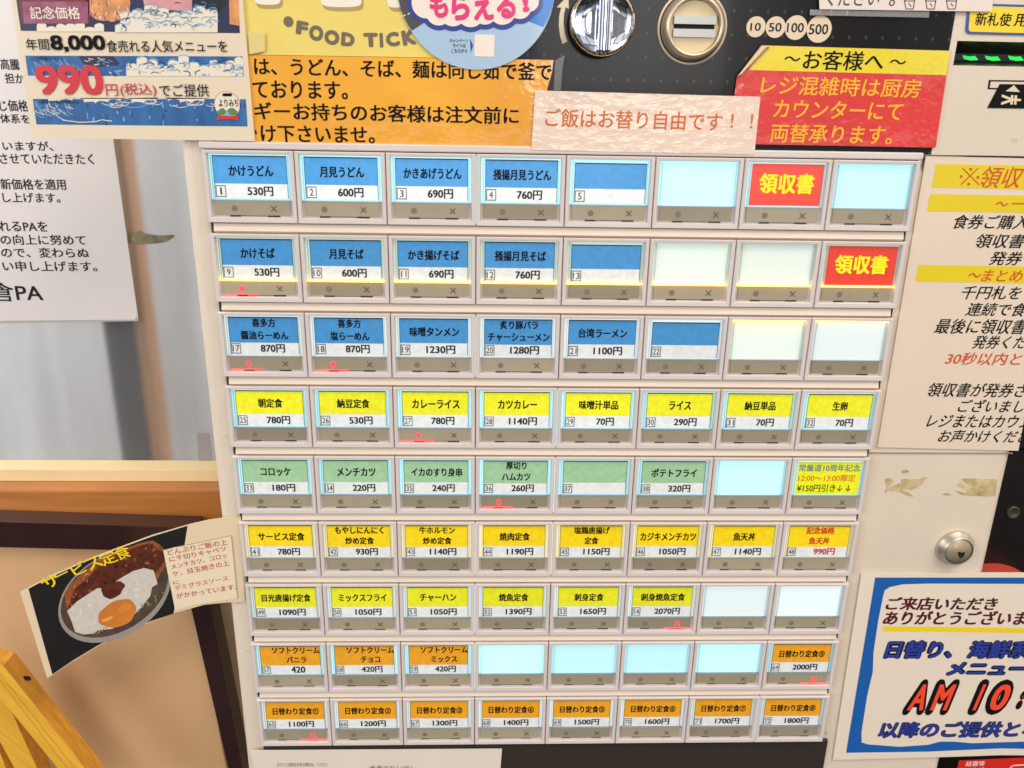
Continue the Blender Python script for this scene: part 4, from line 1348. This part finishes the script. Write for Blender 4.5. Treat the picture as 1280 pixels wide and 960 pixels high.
# framed board leaning below
fr_m = mat('dark_maroon_frame', (46, 24, 24), .28, coat=.5, coat_rough=.15, var=.2, vscale=40)
kraft = mat('kraft_board', (206, 164, 118), .6, var=.06, vscale=16, bump=.06, bscale=600)
YK = 0.045
KP = front(YK); KI = front(YK + .006)
mb = MB()
px_poly(mb, KI, [(-80, 676), (232, 686), (292, 1010), (-80, 1010)], kraft, 0)
bd = thing('framed_board', 'brown board in a dark maroon frame leaning beside the machine', 'board', mb)


def bar_px(mb, pl, q, d, mt):
    a_ = [pl.hit(x, y) for x, y in q]; b2 = [p + Vector((0, d, 0)) for p in a_]; n = len(q)
    mb.poly(a_, mt); mb.poly(b2[::-1], mt)
    for i in range(n):
        j = (i + 1) % n
        mb.poly([a_[i], b2[i], b2[j], a_[j]], mt)


mb = MB()
bar_px(mb, KP, [(-80, 650), (243, 660), (222, 689.5), (-80, 682)], .014, fr_m)
o = link('top_frame', mb.mesh('top_frame', bd.location), bd); bevel(o, .0018, 3)
mb = MB()
bar_px(mb, KP, [(243.4, 660), (313, 1010), (297, 1010), (222.4, 689.5)], .014, fr_m)
o = link('side_frame', mb.mesh('side_frame', bd.location), bd); bevel(o, .0018, 3)
# pale wall strip between frame and machine
mb = MB()
pw = front(YK + .05)
mb.box((pw.hit(120, 700).x, YK + .045, .7), (-.05, YK + .06, z0w - .021), mat('plaster', (206, 186, 158), .7, var=.05, vscale=9))
thing('low_wall', 'pale wall strip below the timber rail behind the dark frame', 'wall', mb)

# folded wooden stand at lower left
pine = mat('yellow_pine_shaded', (216, 150, 48), .5, var=.22, vscale=60, vstretch=(6, 6, .12), vrot=38.5, bump=.05)  # darker copy of the face pine, side shade put into the colour
pine_l = mat('yellow_pine_lit', (236, 178, 58), .45, var=.16, vscale=60, vstretch=(6, 6, .10), vrot=38.5)
gro = mat('pine_groove', (196, 134, 40), .6)


def pine_bar(mb, pl, q, d):
    a_ = [pl.hit(x, y) for x, y in q]; b2 = [p + Vector((0, d, 0)) for p in a_]; n = len(q)
    mb.poly(a_, pine_l); mb.poly(b2[::-1], pine)
    for i in range(n):
        k = (i + 1) % n
        mb.poly([a_[i], b2[i], b2[k], a_[k]], pine)


mb = MB()
pine_bar(mb, front(.004), [(-14, 826), (-4, 830), (4, 832), (106, 960), (146, 1010), (112, 1010), (72, 960), (13, 888), (-30, 836)], .0115)
for u in (.38, .66):
    stroke(mb, front(.004), [(0 + (-9 * u), 833 + 14 * u), (106 - 34 * u, 960), (146 - 34 * u, 1010)], .8, gro, .0001)
st = thing('wooden_stand', 'folded stand of yellow pine bars in the lower left corner', 'stand', mb)
bevel(st, .0005, 2)
for q, y_, d in (([(-10, 835), (13.5, 887), (45, 958), (66, 1010), (44, 1010), (18, 960), (0, 927), (-20, 890)], .017, .011),
                 ([(-20, 905), (-4, 930), (8, 962), (26, 1010), (4, 1010), (-14, 962)], .024, .008)):
    mb = MB(); pine_bar(mb, front(y_), q, d)
    bevel(link('leg', mb.mesh('leg', st.location), st), .0005, 2)
mb = MB()
blk = mat('slot_black', (6, 6, 6), .7)
px_disc(mb, front(.0074), 34.5, 848, 4.6, blk, 0, 14, 3.8)
px_disc(mb, front(.0072), 31, 846.5, 2, blk, 0, 10)
link('screw_hole', mb.mesh('screw_hole', st.location), st)

# large white notice on the screen
WP = front(YB - .003)
wp = mat('grey_white_paper', (222, 214, 208), .45, coat=.5, coat_rough=.15, var=.03, vscale=14, coatbump=.1, cbscale=30)


def fill_w(mb, pl):
    T = lambda s, x0, x1, y0, y1: write_px(mb, pl, s, x0, y0, x1, y1, numink, dy=.6, off=.0002, bold=.012)
    T('高騰', -1, 23, 73, 87); T('担か', 5, 29, 91, 104); T('じ価格', -2, 34, 124.5, 139); T('体系を', -1, 36, 142, 154)
    T('いますが、', 2, 65, 176, 188); T('させていただきたく', -2, 116, 191.5, 205)
    T('新価格を適用', -1, 81, 223, 237); T('し上げます。', 2, 74, 240.5, 253)
    T('れるPAを', -3, 58, 276, 289); T('の向上に努めて', -1, 106, 293, 306); T('ので、変わらぬ', 0, 110, 309, 322); T('い申し上げます。', 2, 120, 326, 339)
    T('倉PA', -14, 51, 353, 377)
    px_poly(mb, pl, [(171, 395), (173, 401.5), (0, 404), (-60, 404), (-60, 401.5), (168, 399.5)], mat('sheet_edge', (176, 168, 162), .4), .0001)


notice('price_change_letter', 'large greyish white letter with black lines, fixed to the milky screen', 'notice', WP,
       [(-80, -30), (114, -30), (140, 165), (173, 401), (-80, 404)], wp, fill_w)
mb = MB()
sheet_px(mb, front(YB - .001), [(160, 290.5), (170, 290), (175, 288.5), (182, 292), (196, 294), (206, 294.5), (215, 293), (219, 295), (214, 299), (208, 302.5), (195, 304.5), (178, 305.5), (160, 305)], mat('brown_tape', (132, 118, 88), .5, var=.45, vscale=260), .0002)
thing('tape_residue', 'brown torn tape mark on the milky screen beside the letter', 'tape', mb)
mb = MB()
sheet_px(mb, front(YB - .001), [(246, 541), (262, 541), (266, 582), (249, 582)], mat('grey_patch', (146, 140, 140), .4), .0002)
thing('tape_patch', 'small grey patch at the foot of the milky screen beside the machine', 'tape', mb)

# ------------------------------------------------------------------ black thing beyond the right edge
bkp = mat('black_plastic', (20, 17, 15), .35, bump=.05, bscale=200)
mb = MB()
q = front(.03)
mb.box((XR + .003, .05, .8), (XR + .2, .15, q.hit(1280, 615).z), bkp)
dv = thing('black_case', 'black case with a small round knob beyond the right edge of the machine', 'case', mb)
mb = MB()
mb.box((XR + .003, .09, q.hit(1280, 613).z), (XR + .2, .16, 1.5), bkp)
link('back_panel', mb.mesh('back_panel', dv.location), dv)
mb = MB()
kb = front(.049).hit(1267, 641); kb.y = .05
lathe(mb, kb, [(.0040, 0), (.0040, .001), (.0032, .0016), (.0028, .001), (.0001, .001)], mat('dull_knob', (66, 58, 48), .4), 24)
link('knob', mb.mesh('knob', dv.location), dv)
mb = MB()
zz = front(.02).hit(1260, 704).z
lathe(mb, Vector((XR + .036, .05, zz - .051)), [(.033, .0), (.033, .02), (.031, .026), (.024, .029), (.001, .03)], mat('red_rubber', (196, 72, 56), .4), 40)
thing('red_knob', 'red rounded rim peeping out below the black case', 'knob', mb)
